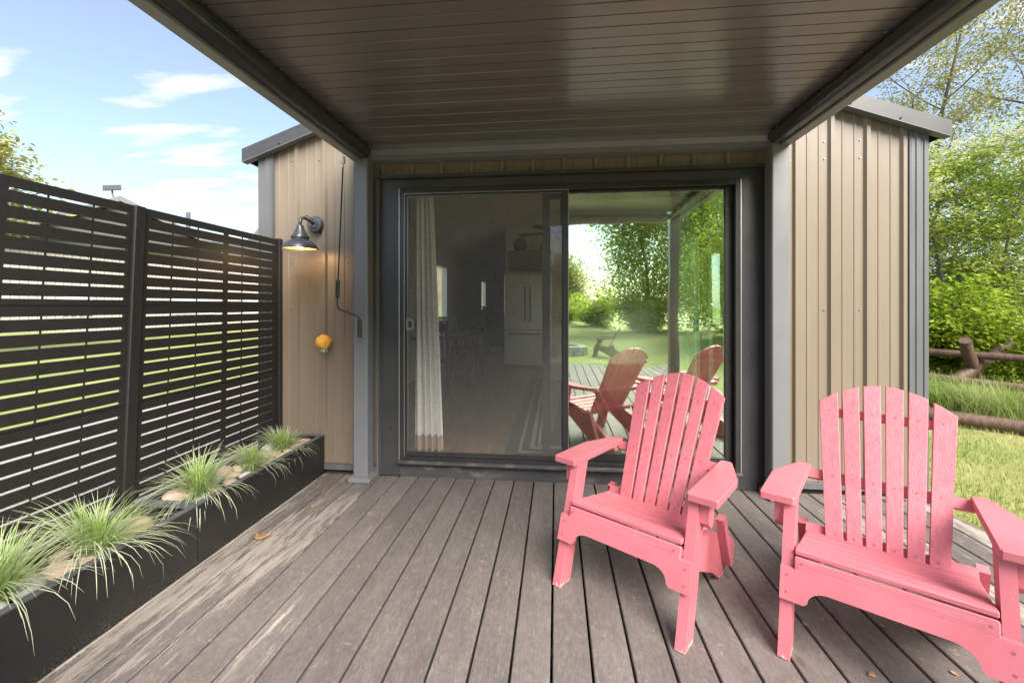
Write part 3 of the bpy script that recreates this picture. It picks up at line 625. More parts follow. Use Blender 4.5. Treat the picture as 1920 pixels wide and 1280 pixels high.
# ------------------------------------------------------------------ pergola
PX0, PX1, PY0, PY1, PZ0, PZ1 = -1.477, 1.537, .74, 3.10, 2.35, 2.53
pg = thing('pergola', 'dark grey metal pergola with closed louver roof over the deck', 'pergola', (0, 0, 0))
PW = .108
for x in (PX0, PX1 - PW):
    for y in (PY0, PY1 - PW):
        MB().box(x, x + PW, y, y + PW, .0, PZ0 + .16, .006).build('post', 'post', pg)
        o = MB().box(x - .028, x + PW + .028, y - .028, y + PW + .028, .001, .030, .005).prism([(0, 0)] * 0 or [(-.024, -.024), (PW + .024, -.024), (PW + .024, PW + .024), (-.024, PW + .024)], lambda a, b, t: (x + a, y + b, t), .031, .042).build('post_base', 'post', pg)
M['gutter'] = mat('dark_gloss_gutter_paint', (0.060, 0.063, 0.072), 0.22, metal=0.35, col2=(0.075, 0.078, 0.086), nscale=4)
for x, s in ((PX0 - .006, 1), (PX1 + .006, -1)):
    MB().prism([(0, .003), (.003, 0), (.062, 0), (.066, .004), (.066, .11), (.075, .115), (.075, PZ1 - PZ0), (0, PZ1 - PZ0)], lambda a, b, t: (x + s * a, t, PZ0 + b), PY0 - .006, PY1 - .11).build('side_beam', 'post', pg, True)
    gp = [(.0665, .014)]
    for q in range(13):
        a = R(-80 + q * 14); gp.append((.098 + .046 * math.cos(a), .060 + .048 * math.sin(a)))
    gp += [(.0665, .108)]
    MB().prism(gp, lambda a, b, t: (x + s * a, t, PZ0 + b), PY0 + .10, PY1 - .112).build('gutter', 'gutter', pg, True)
MB().prism([(0, 0), (.10, 0), (.10, .03), (.115, .03), (.14, .06), (.145, .12), (.10, .12), (.10, .18), (0, .18)], lambda a, b, t: (t, PY1 + .035 - a, PZ0 + .012 + b), PX0 + .103, PX1 - .103).build('rear_beam', 'post', pg)
MB().prism([(0, 0), (.10, 0), (.13, .03), (.14, .06), (.13, .10), (.10, .11), (.10, .18), (0, .18)], lambda a, b, t: (t, PY0 - .004 + a, PZ0 + b), PX0 + .141, PX1 - .141).build('front_beam', 'post', pg)
LP = .146; LZ = 2.458
lprof = [(0, 0), (.066, 0), (.068, .005), (.073, .005), (.075, 0), (.141, 0), (.1425, .012), (.160, .016), (.160, .020), (.138, .020), (.10, .034), (.03, .034), (0, .022)]
l0 = None; n = 0; y = PY0 + .135
while y < PY1 - .16:
    if l0 is None: l0 = MB().prism(lprof, lambda a, b, t: (t, a, b), PX0 + .078, PX1 - .078).build('louver', 'louver', pg); o = l0
    else: o = share(l0, 'louver', pg)
    o.location = (0, y, LZ + random.uniform(-.0006, .0006))
    for s, x in ((1, PX0 + .132), (-1, PX1 - .132)):
        if n == 0 and s == 1: p0 = MB().tube([(0, 0, 0), (.010, 0, 0)], .0035, 8).build('pivot_pin', 'steel_edge', pg); p_ = p0
        else: p_ = share(p0, 'pivot_pin', pg)
        p_.location = (x if s > 0 else x - .014, y + .07, LZ - .006)
    n += 1; y += LP
# crank hanging from the louver gear
ck = thing('crank_rod', 'grey crank rod with bent handle hanging beside the pergola post', 'crank', (-1.51, 2.90, 1.1))
def ckp(mb, name, m): o = mb.build(name, m, ck, True); o.matrix_parent_inverse = Matrix.Translation(ck.location).inverted()
ckp(MB().box(-1.522, -1.494, 2.885, 2.915, 2.30, 2.352, .003).tube([(-1.508, 2.90, 2.27), (-1.508, 2.90, 2.30)], .009, 8), 'hook_eye', 'white')
ckp(MB().tube([(-1.508, 2.90, 2.272), (-1.545, 2.90, 1.46)], .0055, 8), 'rod', 'crank')
ckp(MB().tube([(-1.545, 2.90, 1.47), (-1.549, 2.90, 1.345)], .014, 12), 'upper_grip', 'crank')
ckp(MB().tube([(-1.549, 2.90, 1.35), (-1.550, 2.90, 1.295), (-1.545, 2.90, 1.275), (-1.530, 2.90, 1.262), (-1.40, 2.90, 1.215), (-1.387, 2.90, 1.207), (-1.382, 2.90, 1.19)], .0055, 8), 'bent_arm', 'crank')
ckp(MB().tube([(-1.382, 2.90, 1.195), (-1.385, 2.90, 1.065)], .0145, 12), 'lower_grip', 'crank')

# ------------------------------------------------------------------ wall lamp and orange ornament
lm = thing('wall_lamp', 'lit grey barn style lamp mounted on the tan siding', 'lamp', (-1.845, WY - .028, 1.70))
MB().lathe([(.001, -.034), (.030, -.034), (.036, -.026), (.056, -.022), (.062, -.012), (.066, 0.0)], (0, 0, .215), 'y', 28).build('backplate', 'lamp', lm, True)
MB().tube([(0, -.02, .215), (0, -.09, .232), (0, -.15, .238), (0, -.182, .228), (0, -.196, .205), (0, -.198, .17)], .011, 10).build('arm', 'lamp', lm, 'all')
MB().tube([(0, -.02, .245), (0, -.12, .262), (0, -.13, .25)], .003, 6).build('stay_wire', 'lamp', lm)
MB().lathe([(.014, .175), (.022, .172), (.024, .160), (.030, .145), (.045, .115), (.062, .090), (.064, .082), (.058, .078), (.058, .066), (.075, .060), (.105, .038), (.121, .012), (.124, .0), (.121, -.001), (.118, .010), (.102, .034), (.072, .055), (.052, .062), (.040, .09)], (0, -.198, 0), 'z', 36).build('shade', 'lamp', lm, True)
MB().lathe([(.1175, .0095), (.1015, .0335), (.0715, .0545), (.0515, .0615)], (0, -.198, -.0008), 'z', 36).build('shade_lining', 'lampin', lm, True)
MB().lathe([(.001, .006), (.018, .012), (.029, .030), (.029, .045), (.015, .07), (.013, .09)], (0, -.198, 0), 'z', 16).build('bulb', 'bulb', lm, 'all')
pl = bpy.data.lights.new('lamp_light', 'POINT'); pl.energy = 0.3; pl.color = (1.0, 0.58, 0.24); pl.shadow_soft_size = .03
po = bpy.data.objects.new('lamp_light', pl); C.objects.link(po); po.parent = lm; po.location = (0, -.198, -.012)
orn = thing('orange_ornament', 'small crinkled orange ball stuck on the tan siding', 'ornament', (-1.752, WY - .075, 1.015))
bm = bmesh.new(); bmesh.ops.create_icosphere(bm, subdivisions=3, radius=.055)
rr_ = random.Random(3)
from mathutils import noise as mnoise
for v in bm.verts: v.co *= 1 + .10 * mnoise.noise(v.co * 30) + .14 * mnoise.noise(v.co * 75)
me = bpy.data.meshes.new('ball'); bm.to_mesh(me); bm.free(); me.materials.append(M['orange'])
o = bpy.data.objects.new('ball', me); C.objects.link(o); o.parent = orn
mb = MB()
for q in range(6):
    x = -.012 + q * .007; mb.tube([(x, .0, -.045), (x + rr_.uniform(-.01, .012), -.01, -.075 + rr_.uniform(-.008, .01))], .0022, 5)
mb.build('white_tassel', 'white', orn)
MB().tube([(0, .03, 0), (0, .078, 0)], .004, 6).build('stem', 'orange', orn)

# ------------------------------------------------------------------ privacy screen
FX = -2.15
def fwarp(x, y, z):
    wgt = max(0.0, min(1.2, (3.15 - y) / 1.15)); return (x, y + .042 * (z - 1.29) * wgt, z)
JOINTS = (1.29, .79)
sc = thing('privacy_screen', 'black slatted metal privacy screen behind the planters', 'privacy screen', (0, 0, 0))
for yc in (1.985, .835, -.315):
    MB().box(FX - .045, FX + .012, yc - .029, yc + .029, .0, 1.806, .004).build('post', 'black', sc, warp=fwarp)
MB().box(FX - .02, FX + .02, 3.108, 3.145, .0, 1.812, .003).build('post', 'black', sc, warp=fwarp)
SP, SH = .0615, .0115
for (y0, y1) in ((2.02, 3.105), (.87, 1.95), (-.28, .80)):
    for zj in JOINTS: MB().box(FX - .011, FX - .0045, y0 + .003, y1 - .003, zj - .012, zj + .012).build('joint_strip', 'black', sc, warp=fwarp)
    for (z0, z1) in ((1.292, 1.803), (.792, 1.288), (.292, .788)):
        pn = bpy.data.objects.new('panel', None); C.objects.link(pn); pn.parent = sc
        ym = (y0 + y1) / 2 + .02; xa, xb = FX - .004, FX + .004
        MB().box(xa, xb, y0, y0 + .020, z0, z1).build('stile', 'black', pn, warp=fwarp)
        MB().box(xa, xb, ym - .018, ym + .018, z0, z1).build('stile', 'black', pn, warp=fwarp)
        MB().box(xa, xb, y1 - .022, y1, z0, z1).build('stile', 'black', pn, warp=fwarp)
        top = z1 - .043; edges = [z1]
        for q in range(8): edges += [top - q * SP, top - q * SP - SH]
        edges.append(z0)
        for (ya, yb) in ((y0 + .020, ym - .018), (ym + .018, y1 - .022)):
            for q in range(0, 18, 2):
                MB().box(xa, xb, ya, yb, edges[q + 1], edges[q]).build('slat', 'black', pn, warp=fwarp)
        mb = MB()
        for yv in (y0 + .175, y0 + .35, ym + .16, ym + .34): mb.box(FX - .012, FX - .0055, yv - .0022, yv + .0022, z0 + .01, z1 - .01)
        mb.build('stiffener', 'black', pn, warp=fwarp)

# ------------------------------------------------------------------ planters, stones, grasses
PLX0, PLX1, PLZ = -2.10, -1.77, .30
def planter(y0, y1, label):
    t = thing('planter', label, 'planter', ((PLX0 + PLX1) / 2, (y0 + y1) / 2, 0)); q = Matrix.Translation(t.location).inverted()
    def pp(mb, nm, m): o = mb.build(nm, m, t); o.matrix_parent_inverse = q; return o
    th = .012
    pp(MB().box(PLX1 - th, PLX1, y0, y1, .003, PLZ - .004), 'front_panel', 'planter')
    pp(MB().box(PLX0, PLX0 + th, y0, y1, .003, PLZ - .004), 'back_panel', 'planter')
    for y in (y0, y1 - th): pp(MB().box(PLX0 + th, PLX1 - th, y, y + th, .003, PLZ - .005), 'end_panel', 'planter')
    for xa, xb in ((PLX1 - .030, PLX1 + .002), (PLX0 - .002, PLX0 + .030)): pp(MB().box(xa, xb, y0 - .0, y1, PLZ - .004, PLZ + .002), 'rim', 'rim')
    for ya, yb in ((y0, y0 + .032), (y1 - .032, y1)): pp(MB().box(PLX0 + .031, PLX1 - .031, ya, yb, PLZ - .005, PLZ + .001), 'rim', 'rim')
    pp(MB().box(PLX0 + th, PLX1 - th, y0 + th, y1 - th, .004, .235), 'soil', 'soil')
planter(1.952, 3.115, 'black metal planter box ending against the tan siding')
planter(.785, 1.948, 'black metal planter box in the middle of the row')
planter(-.382, .781, 'black metal planter box at the open end of the deck')
tufts = [(-1.93, 1.27, 1.12, 5), (-1.91, 1.58, 1.08, 6), (-1.925, 2.13, .95, 7), (-1.90, 2.50, .78, 8), (-1.93, 2.84, .92, 9), (-1.93, .55, 1.0, 10)]
def tuft(x, y, s, seed, label):
    rng = np.random.default_rng(seed); N = 380; K = 7
    az = rng.uniform(0, 2 * np.pi, N); outer = rng.random(N)
    L = (.15 + .09 * rng.random(N) + .15 * outer) * s; lean = .08 + 1.55 * outer ** 1.0
    r0 = .035 * np.sqrt(rng.random(N)); a0 = rng.uniform(0, 2 * np.pi, N)
    base = np.stack([r0 * np.cos(a0), r0 * np.sin(a0), np.zeros(N)], 1)
    wd = (.0017 + .0014 * rng.random(N)); droop = .4 + 1.9 * outer * rng.random(N)
    verts = np.zeros((N, K * 2, 3)); tone = np.zeros((N, K * 2))
    pale = np.clip(rng.normal(.16 + .85 * outer, .18), 0, 1); pale[rng.random(N) < .06] = 1.0
    px0 = rng.uniform(-.25, .35); lean = lean * np.clip(1 + px0 * np.cos(az - rng.uniform(-1.2, 1.2)) * 1.4, .55, 1.6); L = L * rng.uniform(.9, 1.1)
    dirx, diry = np.cos(az), np.sin(az); px_, pz_ = np.zeros(N), np.zeros(N)
    ang = lean * .35
    side = np.stack([-diry, dirx, np.zeros(N)], 1)
    for k in range(K):
        f_ = k / (K - 1); wk = wd * (1 - f_ ** 2.2 * .93)
        c = base + np.stack([px_ * dirx, px_ * diry, pz_], 1)
        verts[:, 2 * k] = c - side * wk[:, None]; verts[:, 2 * k + 1] = c + side * wk[:, None]
        tone[:, 2 * k] = tone[:, 2 * k + 1] = pale * (.35 + .65 * f_)
        ang = ang + (lean * .5 + droop * (.25 + f_)) / K * 1.25
        px_ = px_ + np.sin(ang) * L / (K - 1); pz_ = pz_ + np.cos(ang) * L / (K - 1)
    o = np_mesh('ornamental_grass', verts, K * 2, 4, [(2 * k, 2 * k + 1, 2 * k + 3, 2 * k + 2) for k in range(K - 1)], 'blade', tone=tone)
    o.location = (x, y, .236); return tag(o, label, 'grass tuft', 'ornamental grasses in the planters')
for i, (x, y, s, sd_) in enumerate(tufts):
    tuft(x, y, s, sd_, ['large pale green grass tuft spilling over the planter beside a pinkish stone', 'broad grass tuft in the middle planter next to its end divider', 'grass tuft just past the divider in the planter that ends at the siding',
         'middle grass tuft of the planter that ends at the siding', 'grass tuft in the planter corner against the siding', 'grass tuft in the planter at the open end of the deck'][i])
rng = random.Random(11)
stone_me = []
for q in range(4):
    bm = bmesh.new(); bmesh.ops.create_icosphere(bm, subdivisions=3, radius=1)
    off = Vector((q * 7.3, q * 3.1, 0))
    for v in bm.verts: v.co *= 1 + .22 * mnoise.noise(v.co * .8 + off)
    for f in bm.faces: f.smooth = True
    me = bpy.data.meshes.new('river_stone'); bm.to_mesh(me); bm.free(); stone_me.append(me)
stone_cache = {}
def stone(x, y, z, sx_, sy_, sz_, rz, kind):
    q = rng.randrange(4); key = (q, kind)
    if key not in stone_cache:
        me = stone_me[q].copy(); me.materials.append(M[kind]); stone_cache[key] = me
    o = bpy.data.objects.new('river_stone', stone_cache[key]); C.objects.link(o)
    o.location = (x, y, z); o.scale = (sx_, sy_, sz_); o.rotation_euler = (rng.uniform(-.2, .2), rng.uniform(-.2, .2), rz)
    tag(o, {'pinkstone': 'smooth pinkish river stone lying in a black planter', 'tanstone': 'smooth tan river stone lying in a black planter', 'greystone': 'smooth pale grey river stone lying in a black planter'}[kind], 'stone', {'pinkstone': 'pinkish', 'tanstone': 'tan', 'greystone': 'pale grey'}[kind] + ' river stones in the planters')
placed = []
for (y0, y1) in ((2.05, 3.01), (.88, 1.85)):
    tries = 0
    while tries < 1600:
        tries += 1
        x, y = rng.uniform(PLX0 + .075, PLX1 - .085), rng.uniform(y0 + .01, y1 - .01); r_ = rng.uniform(.036, .070)
        if any((x - a) ** 2 + (y - b) ** 2 < (.74 * (r_ + c)) ** 2 for a, b, c in placed): continue
        if any((x - a) ** 2 + (y - b) ** 2 < (.035 + r_ * .7) ** 2 for a, b, _, _ in tufts): continue
        placed.append((x, y, r_))
        stone(x, y, .240 + r_ * .45, r_ * rng.uniform(1.0, 1.25), r_ * rng.uniform(.75, 1.0), r_ * rng.uniform(.5, .68), rng.uniform(0, 3.1), rng.choice(['pinkstone', 'pinkstone', 'tanstone', 'greystone', 'greystone']))

# ------------------------------------------------------------------ adirondack chairs
def adirondack(name, label, cat_group, x, y, t, m='pink', mg='pinkgrain', screws=True):
    ch = thing(name, label, 'chair', (x, y, 0), -t, cat_group)
    HW = .301; rake = .30; mx_ = 'pinkgrainx' if mg == 'pinkgrain' else mg
    for s in (-1, 1):
        poly = [(0.004, 0), (.086, 0), (.09, .004), (.09 + rake * .519, .519), (rake * .519, .519), (0, .004)]
        MB().prism(poly, lambda a, b, q: (s * q, a, b), HW - .038, HW).build('front_leg', m, ch)
        sp = [(.092, .315), (.098, .334), (.42, .266), (.55, .225), (.79, .10), (.83, .05), (.815, 0), (.56, 0), (.47, .07), (.14, .235), (.10, .27)]
        MB().prism(sp, lambda a, b, q: (s * q, a, b), HW - .078, HW - .0395).build('stringer', m, ch)
        MB().prism([(.615, .045), (.665, .04), (.545, .315), (.50, .305)], lambda a, b, q: (s * q, a, b), HW - .0385, HW - .004).build('rear_cleat', m, ch)
        ap = [(.269, .126), (.376, .126), (.381, .131), (.381, .395), (.374, .42), (.307, .600), (.298, .606), (.262, .606), (.256, .60), (.262, .131)]
        AB, AT = .5205, .549; c_ = .004
        cx_, cy_ = sum(a for a, b in ap) / len(ap), sum(b for a, b in ap) / len(ap)
        ins = [(cx_ + (a - cx_) * .965, cy_ + (b - cy_) * .985) for a, b in ap]; nn = len(ap)
        vs = [(s * a, b, AB) for a, b in ap] + [(s * a, b, AT - c_) for a, b in ap] + [(s * a, b, AT) for a, b in ins]
        fs = [tuple(range(nn)), tuple(range(2 * nn, 3 * nn))] + [(i, (i + 1) % nn, nn + (i + 1) % nn, nn + i) for i in range(nn)] + [(nn + i, nn + (i + 1) % nn, 2 * nn + (i + 1) % nn, 2 * nn + i) for i in range(nn)]
        MB().add(vs, fs).build('armrest', m, ch)
        MB().prism([(.165, .519), (.245, .519), (.225, .43), (.20, .40), (.165, .43)], lambda a, b, q: (s * q, a, b), HW + .0005, HW + .035).build('arm_bracket', m, ch)
    # apron with arched lower edge
    zt, zb = .305, .200; pts = [(-HW, zb), (-HW, zt), (HW, zt), (HW, zb), (.225, zb)]
    for q in range(7): a = R(90 * q / 6); pts.append((.214 - .062 * (1 - math.cos(a)), zb + .010 + .046 * math.sin(a)))
    for q in range(6, -1, -1): a = R(90 * q / 6); pts.append((-(.214 - .062 * (1 - math.cos(a))), zb + .010 + .046 * math.sin(a)))
    pts.append((-.225, zb))
    MB().prism(pts, lambda a, b, q: (a, q + rake * (b - .25) + .074, b), -.022, -.0005).build('apron', m, ch)
    # seat slats: one upright at the front, the rest following the stringers
    o = MB().box(-.258, .258, -.010, .010, -.030, .030, .004).build('seat_slat', mx_, ch); o.location = (0, .083, .318); o.rotation_euler = (R(-17), 0, 0)
    for q in range(5):
        yy = .122 + q * .0735; zz = .358 - .19 * (yy - .11) + (.004 if q == 0 else 0)
        o = MB().box(-.258, .258, -.0325, .0325, -.010, .010, .004).build('seat_slat', mx_, ch); o.location = (0, yy, zz); o.rotation_euler = (R(-10.5 + (6 if q == 0 else 0)), 0, 0)
    # back
    by, bz, ty, tz = .426, .288, .784, .918
    ln = math.hypot(ty - by, tz - bz); uy, uz = (ty - by) / ln, (tz - bz) / ln
    def bp(a, s_, q): return (a, by + uy * s_ + uz * q, bz + uz * s_ - uy * q)
    n6, g6 = 6, .0125
    for q in range(n6):
        def edge(f_, s_): hw_ = .184 + (.234 - .184) * s_ / (.858 * ln); return -hw_ + 2 * hw_ * f_
        def top(a): return ln * (1 - .142 * (a / .234) ** 2)
        gb, gt = g6 * .8 / (2 * .184), g6 * 1.25 / (2 * .234)
        f0b, f1b = q / n6 + (gb / 2 if q else 0), (q + 1) / n6 - (gb / 2 if q < 5 else 0)
        f0t, f1t = q / n6 + (gt / 2 if q else 0), (q + 1) / n6 - (gt / 2 if q < 5 else 0)
        poly = [(edge(f0b, 0), 0), (edge(f1b, 0), 0)]
        for k_ in range(5):
            f_ = f1t + (f0t - f1t) * k_ / 4; a = edge(f_, .9 * ln); poly.append((a, top(a)))
        nn = len(poly); cx_ = sum(a for a, b in poly) / nn; c_ = .003
        def inset(a, b): return (a + (c_ if a < cx_ else -c_), b + (c_ if b < .2 else -c_))
        ins = [inset(a, b) for a, b in poly]
        vs = [bp(a, b, .02) for a, b in poly] + [bp(a, b, .003) for a, b in poly] + [bp(a, b, 0) for a, b in ins]
        fs = [tuple(range(nn)), tuple(range(2 * nn, 3 * nn))] + [(i, (i + 1) % nn, nn + (i + 1) % nn, nn + i) for i in range(nn)] + [(nn + i, nn + (i + 1) % nn, 2 * nn + (i + 1) % nn, 2 * nn + i) for i in range(nn)]
        MB().add(vs, fs).build('back_slat', mg, ch)
    def rail(nm, s_, hw_, h, d): 
        mb = MB().prism([(.021, -h / 2), (.021 + d, -h / 2), (.021 + d, h / 2), (.021, h / 2)], lambda a, b, q: bp(q, s_ + b, a), -hw_, hw_); mb.build(nm, m, ch)
    rail('lower_back_rail', .035, .262, .045, .035)
    rail('middle_back_rail', (.528 - bz) / uz, .268, .042, .034)
    rail('upper_back_rail', ln * .80, .222, .036, .022)
    if screws:
        mb = MB()
        def scr(p, nrm):
            nrm = Vector(nrm).normalized(); a = nrm.orthogonal().normalized(); b = nrm.cross(a); p = Vector(p)
            for r_, h in ((.0052, .0005),):
                vs = [p + nrm * h + (a * math.cos(k_ * math.pi / 4) + b * math.sin(k_ * math.pi / 4)) * r_ for k_ in range(8)]
                mb.add(vs, [tuple(range(8))])
        for q in range(6):
            f_ = (q + .5) / 6
            for s_ in (.035, (.528 - bz) / uz, ln * .80):
                a = -(.184 + .05 * s_ / (.858 * ln)) + 2 * (.184 + .05 * s_ / (.858 * ln)) * f_
                scr(bp(a, s_, 0), (0, -uz, uy))
        for s in (-1, 1):
            for z in (.225, .28): scr((s * .28, rake * (z - .25) + .052, z), (0, -1, .3))
            scr((s * .235, .062, .335), (0, -1, .3)); scr((s * (HW + .0002), .14, .30), (s, 0, 0))
        mb.build('screws', 'pinkscrew', ch, kind='stuff')
    return ch
M['pinkscrew'] = mat('painted_screw_head', (0.36, 0.10, 0.11), 0.5)
adirondack('adirondack_chair', 'pink wooden adirondack chair standing in front of the glass door', 'pink adirondack chairs', .229, 1.807, .627)
adirondack('adirondack_chair', 'pink wooden adirondack chair standing by the right hand post and tan siding', 'pink adirondack chairs', 1.059, 1.491, .604)

# ------------------------------------------------------------------ fallen leaves and grit on the deck
def dead_leaf(x, y, s, rz, z=.001, label='small dry leaf scrap lying on the deck planks', group='leaf scraps on the deck'):
    n_ = 7; vs = []
    for i in range(n_):
        u = i / (n_ - 1); wd = math.sin(math.pi * u ** .8) * .32 + .01
        for k_, q in enumerate((-1, 0, 1)): vs.append(((u - .5) * 1.0, q * wd, .12 * abs(q) + .22 * (u - .4) ** 2))
    fs = [(3 * i + k_, 3 * i + k_ + 1, 3 * i + k_ + 4, 3 * i + k_ + 3) for i in range(n_ - 1) for k_ in (0, 1)]
    o = MB().add(vs, fs).build('fallen_leaf', 'leafbrown', None, 'all'); o.location = (x, y, z); o.scale = (s, s, s); o.rotation_euler = (0, 0, rz)
    sol = o.modifiers.new('thick', 'SOLIDIFY'); sol.thickness = .02
    return tag(o, label, 'leaf', group)
dead_leaf(-1.62, 2.215, .085, .5, .001, 'curled brown leaf on the planks beside the planter', None)
for q in range(16):
    dead_leaf(rng.uniform(.95, 1.55), rng.uniform(1.25, 2.2), rng.uniform(.015, .032), rng.uniform(0, 6))
for q in range(5): dead_leaf(rng.uniform(-1.7, -1.5), rng.uniform(2.2, 3.05), rng.uniform(.02, .035), rng.uniform(0, 6))

# ------------------------------------------------------------------ vegetation
def leaves(name, pts, size, m, parent, seed, flat=.5, tone_by=None, aspect=.5, kind=None):
    rng = np.random.default_rng(seed); N = len(pts)
    nrm = rng.normal(size=(N, 3)); nrm[:, 2] = np.abs(nrm[:, 2]) + flat * 2; nrm /= np.linalg.norm(nrm, axis=1)[:, None]
    d = rng.normal(size=(N, 3)); d -= nrm * (d * nrm).sum(1)[:, None]; d /= np.linalg.norm(d, axis=1)[:, None]
    e = np.cross(nrm, d); s = size * rng.uniform(.6, 1.25, N)
    L = d * s[:, None]; Wd = e * (s * aspect)[:, None]; U = nrm * (s * .12)[:, None]
    P = np.asarray(pts)
    v = np.stack([P - L * .5, P - L * .12 + Wd * .5 + U, P + L * .25 + Wd * .38 + U, P + L * .55 - U * .5, P + L * .25 - Wd * .38 + U, P - L * .12 - Wd * .5 + U], 1)
    tone = np.clip(rng.normal(.45, .22, N), 0, 1)
    if tone_by is not None: tone = np.clip(tone * .6 + tone_by * .5, 0, 1)
    return np_mesh(name, v, 6, 4, [(0, 1, 2, 3), (0, 3, 4, 5)], m, parent, tone, kind)

def grow(rnd, start, direc, length, rad, levels, out, tips, split=(3, 5), wob=.25, up=.15):
    """recursive limb: out gets polylines with radii, tips gets twig points"""
    n_ = 6; p = Vector(start); d = Vector(direc).normalized(); pts = [p.copy()]; rads = [rad]
    for i in range(n_):
        d = (d + Vector((rnd.uniform(-1, 1), rnd.uniform(-1, 1), rnd.uniform(-1, 1))) * wob + Vector((0, 0, up))).normalized()
        p = p + d * length / n_; pts.append(p.copy()); rads.append(rad * (1 - .72 * (i + 1) / n_))
    out.append((pts, rads))
    if levels <= 0:
        for q in pts[1:]: tips.append(q)
        return
    for k_ in range(rnd.randint(*split)):
        i = rnd.randint(2, n_); ax = Vector((rnd.uniform(-1, 1), rnd.uniform(-1, 1), rnd.uniform(-.3, .6)))
        grow(rnd, pts[i], (d * .55 + ax), length * rnd.uniform(.45, .68), rads[i] * .62, levels - 1, out, tips, split, wob, up)
    tips.append(pts[-1])

def tree(name, label, cat, loc, h, seed, m, nleaf, leaf, trunk_h=.35, trunk_r=.12, limbs=7, spread=.45, levels=2, cl=.28, flat=.4, group=None, droop=0.0, aspect=.5, stems=1, up=.12, flowers=0, sides=6):
    rnd = random.Random(seed); nr = np.random.default_rng(seed)
    t = thing(name, label, cat, loc, 0, group); out, tips = [], []
    for sgi in range(stems):
        lean = Vector((rnd.uniform(-.25, .25), rnd.uniform(-.25, .25), 1)) if stems > 1 else Vector((rnd.uniform(-.08, .08), rnd.uniform(-.08, .08), 1))
        p = Vector((rnd.uniform(-.3, .3) * (stems > 1), rnd.uniform(-.3, .3) * (stems > 1), -.05)); tp, trr = [p.copy()], [trunk_r]
        for i in range(8):
            lean = (lean + Vector((rnd.uniform(-.12, .12), rnd.uniform(-.12, .12), .1))).normalized(); p = p + lean * h * .82 / 8; tp.append(p.copy()); trr.append(trunk_r * (1 - .85 * (i + 1) / 8))
        out.append((tp, trr))
        for k_ in range(limbs):
            f_ = trunk_h + (1 - trunk_h) * (k_ + rnd.random()) / limbs; i = min(7, int(f_ * 8)); pos = tp[i].lerp(tp[i + 1], f_ * 8 - i)
            a = k_ * 2.4 + rnd.uniform(-.5, .5); ln = h * spread * (1.05 - .55 * f_) * rnd.uniform(.75, 1.15)
            grow(rnd, pos, (math.cos(a), math.sin(a), rnd.uniform(.15, .7)), ln, trr[i] * .55, levels, out, tips, (3, 4), .22, up)
    mb = MB()
    for pts, rads in out: mb.tube(pts, [max(r_, .004) for r_ in rads], sides if rads[0] > .03 else 4, False)
    mb.build('trunk', 'bark', t, 'all')
    T = np.array([tuple(q) for q in tips]); idx = nr.integers(0, len(T), nleaf)
    P = T[idx] + nr.normal(size=(nleaf, 3)) * cl * np.array([1, 1, .75])
    if droop: P[:, 2] -= nr.random(nleaf) ** 1.5 * droop
    P[:, 2] = np.maximum(P[:, 2], .08)
    leaves('crown', P, leaf, m, t, seed, flat, aspect=aspect)
    if flowers:
        nb = flowers; cen_ = P.mean(0); dd = P - cen_; rad_ = np.linalg.norm(dd, axis=1) + .35 * dd[:, 2]
        cand = np.argsort(rad_)[-int(nleaf * .30):]; cx_ = P[nr.choice(cand, nb)]; cx_ = cx_ + (cx_ - cen_) / np.linalg.norm(cx_ - cen_, axis=1)[:, None] * .10 + np.array([0, 0, .05])
        Pf = (cx_[:, None, :] + nr.normal(size=(nb, 26, 3)) * np.array([.055, .055, .014])).reshape(-1, 3)
        leaves('blossom', Pf, .032, 'flower', t, seed + 1, 1.2, aspect=.9)
    return t
# right hand hedge beyond the log fence
def shrub(label, loc, h, rx, seed, m, nleaf, leaf, group=None, flat=.7, flowers=0, aspect=.55):
    rnd = random.Random(seed); nr = np.random.default_rng(seed); t = thing('leafy_shrub', label, 'shrub', loc, 0, group); mb = MB(); tips = []
    for q in range(16):
        a = rnd.uniform(0, 6.28); rr2 = rx * math.sqrt(rnd.random()); hh = h * rnd.uniform(.55, 1.0) * (1 - .35 * (rr2 / rx) ** 2)
        p0_ = Vector((rnd.uniform(-.2, .2), rnd.uniform(-.2, .2), -.05)); p1 = Vector((rr2 * math.cos(a), rr2 * math.sin(a), hh)); pts = []
        for k_ in range(7):
            u = k_ / 6; pts.append(p0_.lerp(p1, u) + Vector((rnd.uniform(-.06, .06), rnd.uniform(-.06, .06), .12 * math.sin(u * 3.14))))
        mb.tube(pts, [.022 * (1 - .8 * k_ / 6) for k_ in range(7)], 5, False)
        for k_ in range(1, 7):
            for z_ in range(7):
                tips.append(pts[k_] + Vector((rnd.gauss(0, .28), rnd.gauss(0, .28), rnd.gauss(0, .16))))
    mb.build('stem', 'bark', t, 'all'); T = np.array([tuple(q) for q in tips])
    P = T[nr.integers(0, len(T), nleaf)] + nr.normal(size=(nleaf, 3)) * np.array([.16, .16, .06]); P[:, 2] = np.maximum(P[:, 2], .05)
    leaves('foliage', P, leaf, m, t, seed, flat, aspect=aspect)
    if flowers:
        cx_ = P[nr.integers(0, nleaf, flowers)] + np.array([0, 0, .05])
        Pf = (cx_[:, None, :] + nr.normal(size=(flowers, 26, 3)) * np.array([.055, .055, .014])).reshape(-1, 3)
        leaves('blossom', Pf, .032, 'flower', t, seed + 1, 1.2, aspect=.9)
    return t
GP = 'shrubs beyond the log fence'
shrub('low bright green broad leaved bush behind the crossed log fence', (7.3, 8.1, GZ), 1.9, 1.25, 21, 'leafA', 15000, .085, GP)
shrub('low broad leaved bush beside the cabin corner and log fence', (6.35, 9.2, GZ), 1.8, 1.2, 22, 'leafA', 12000, .085, GP)
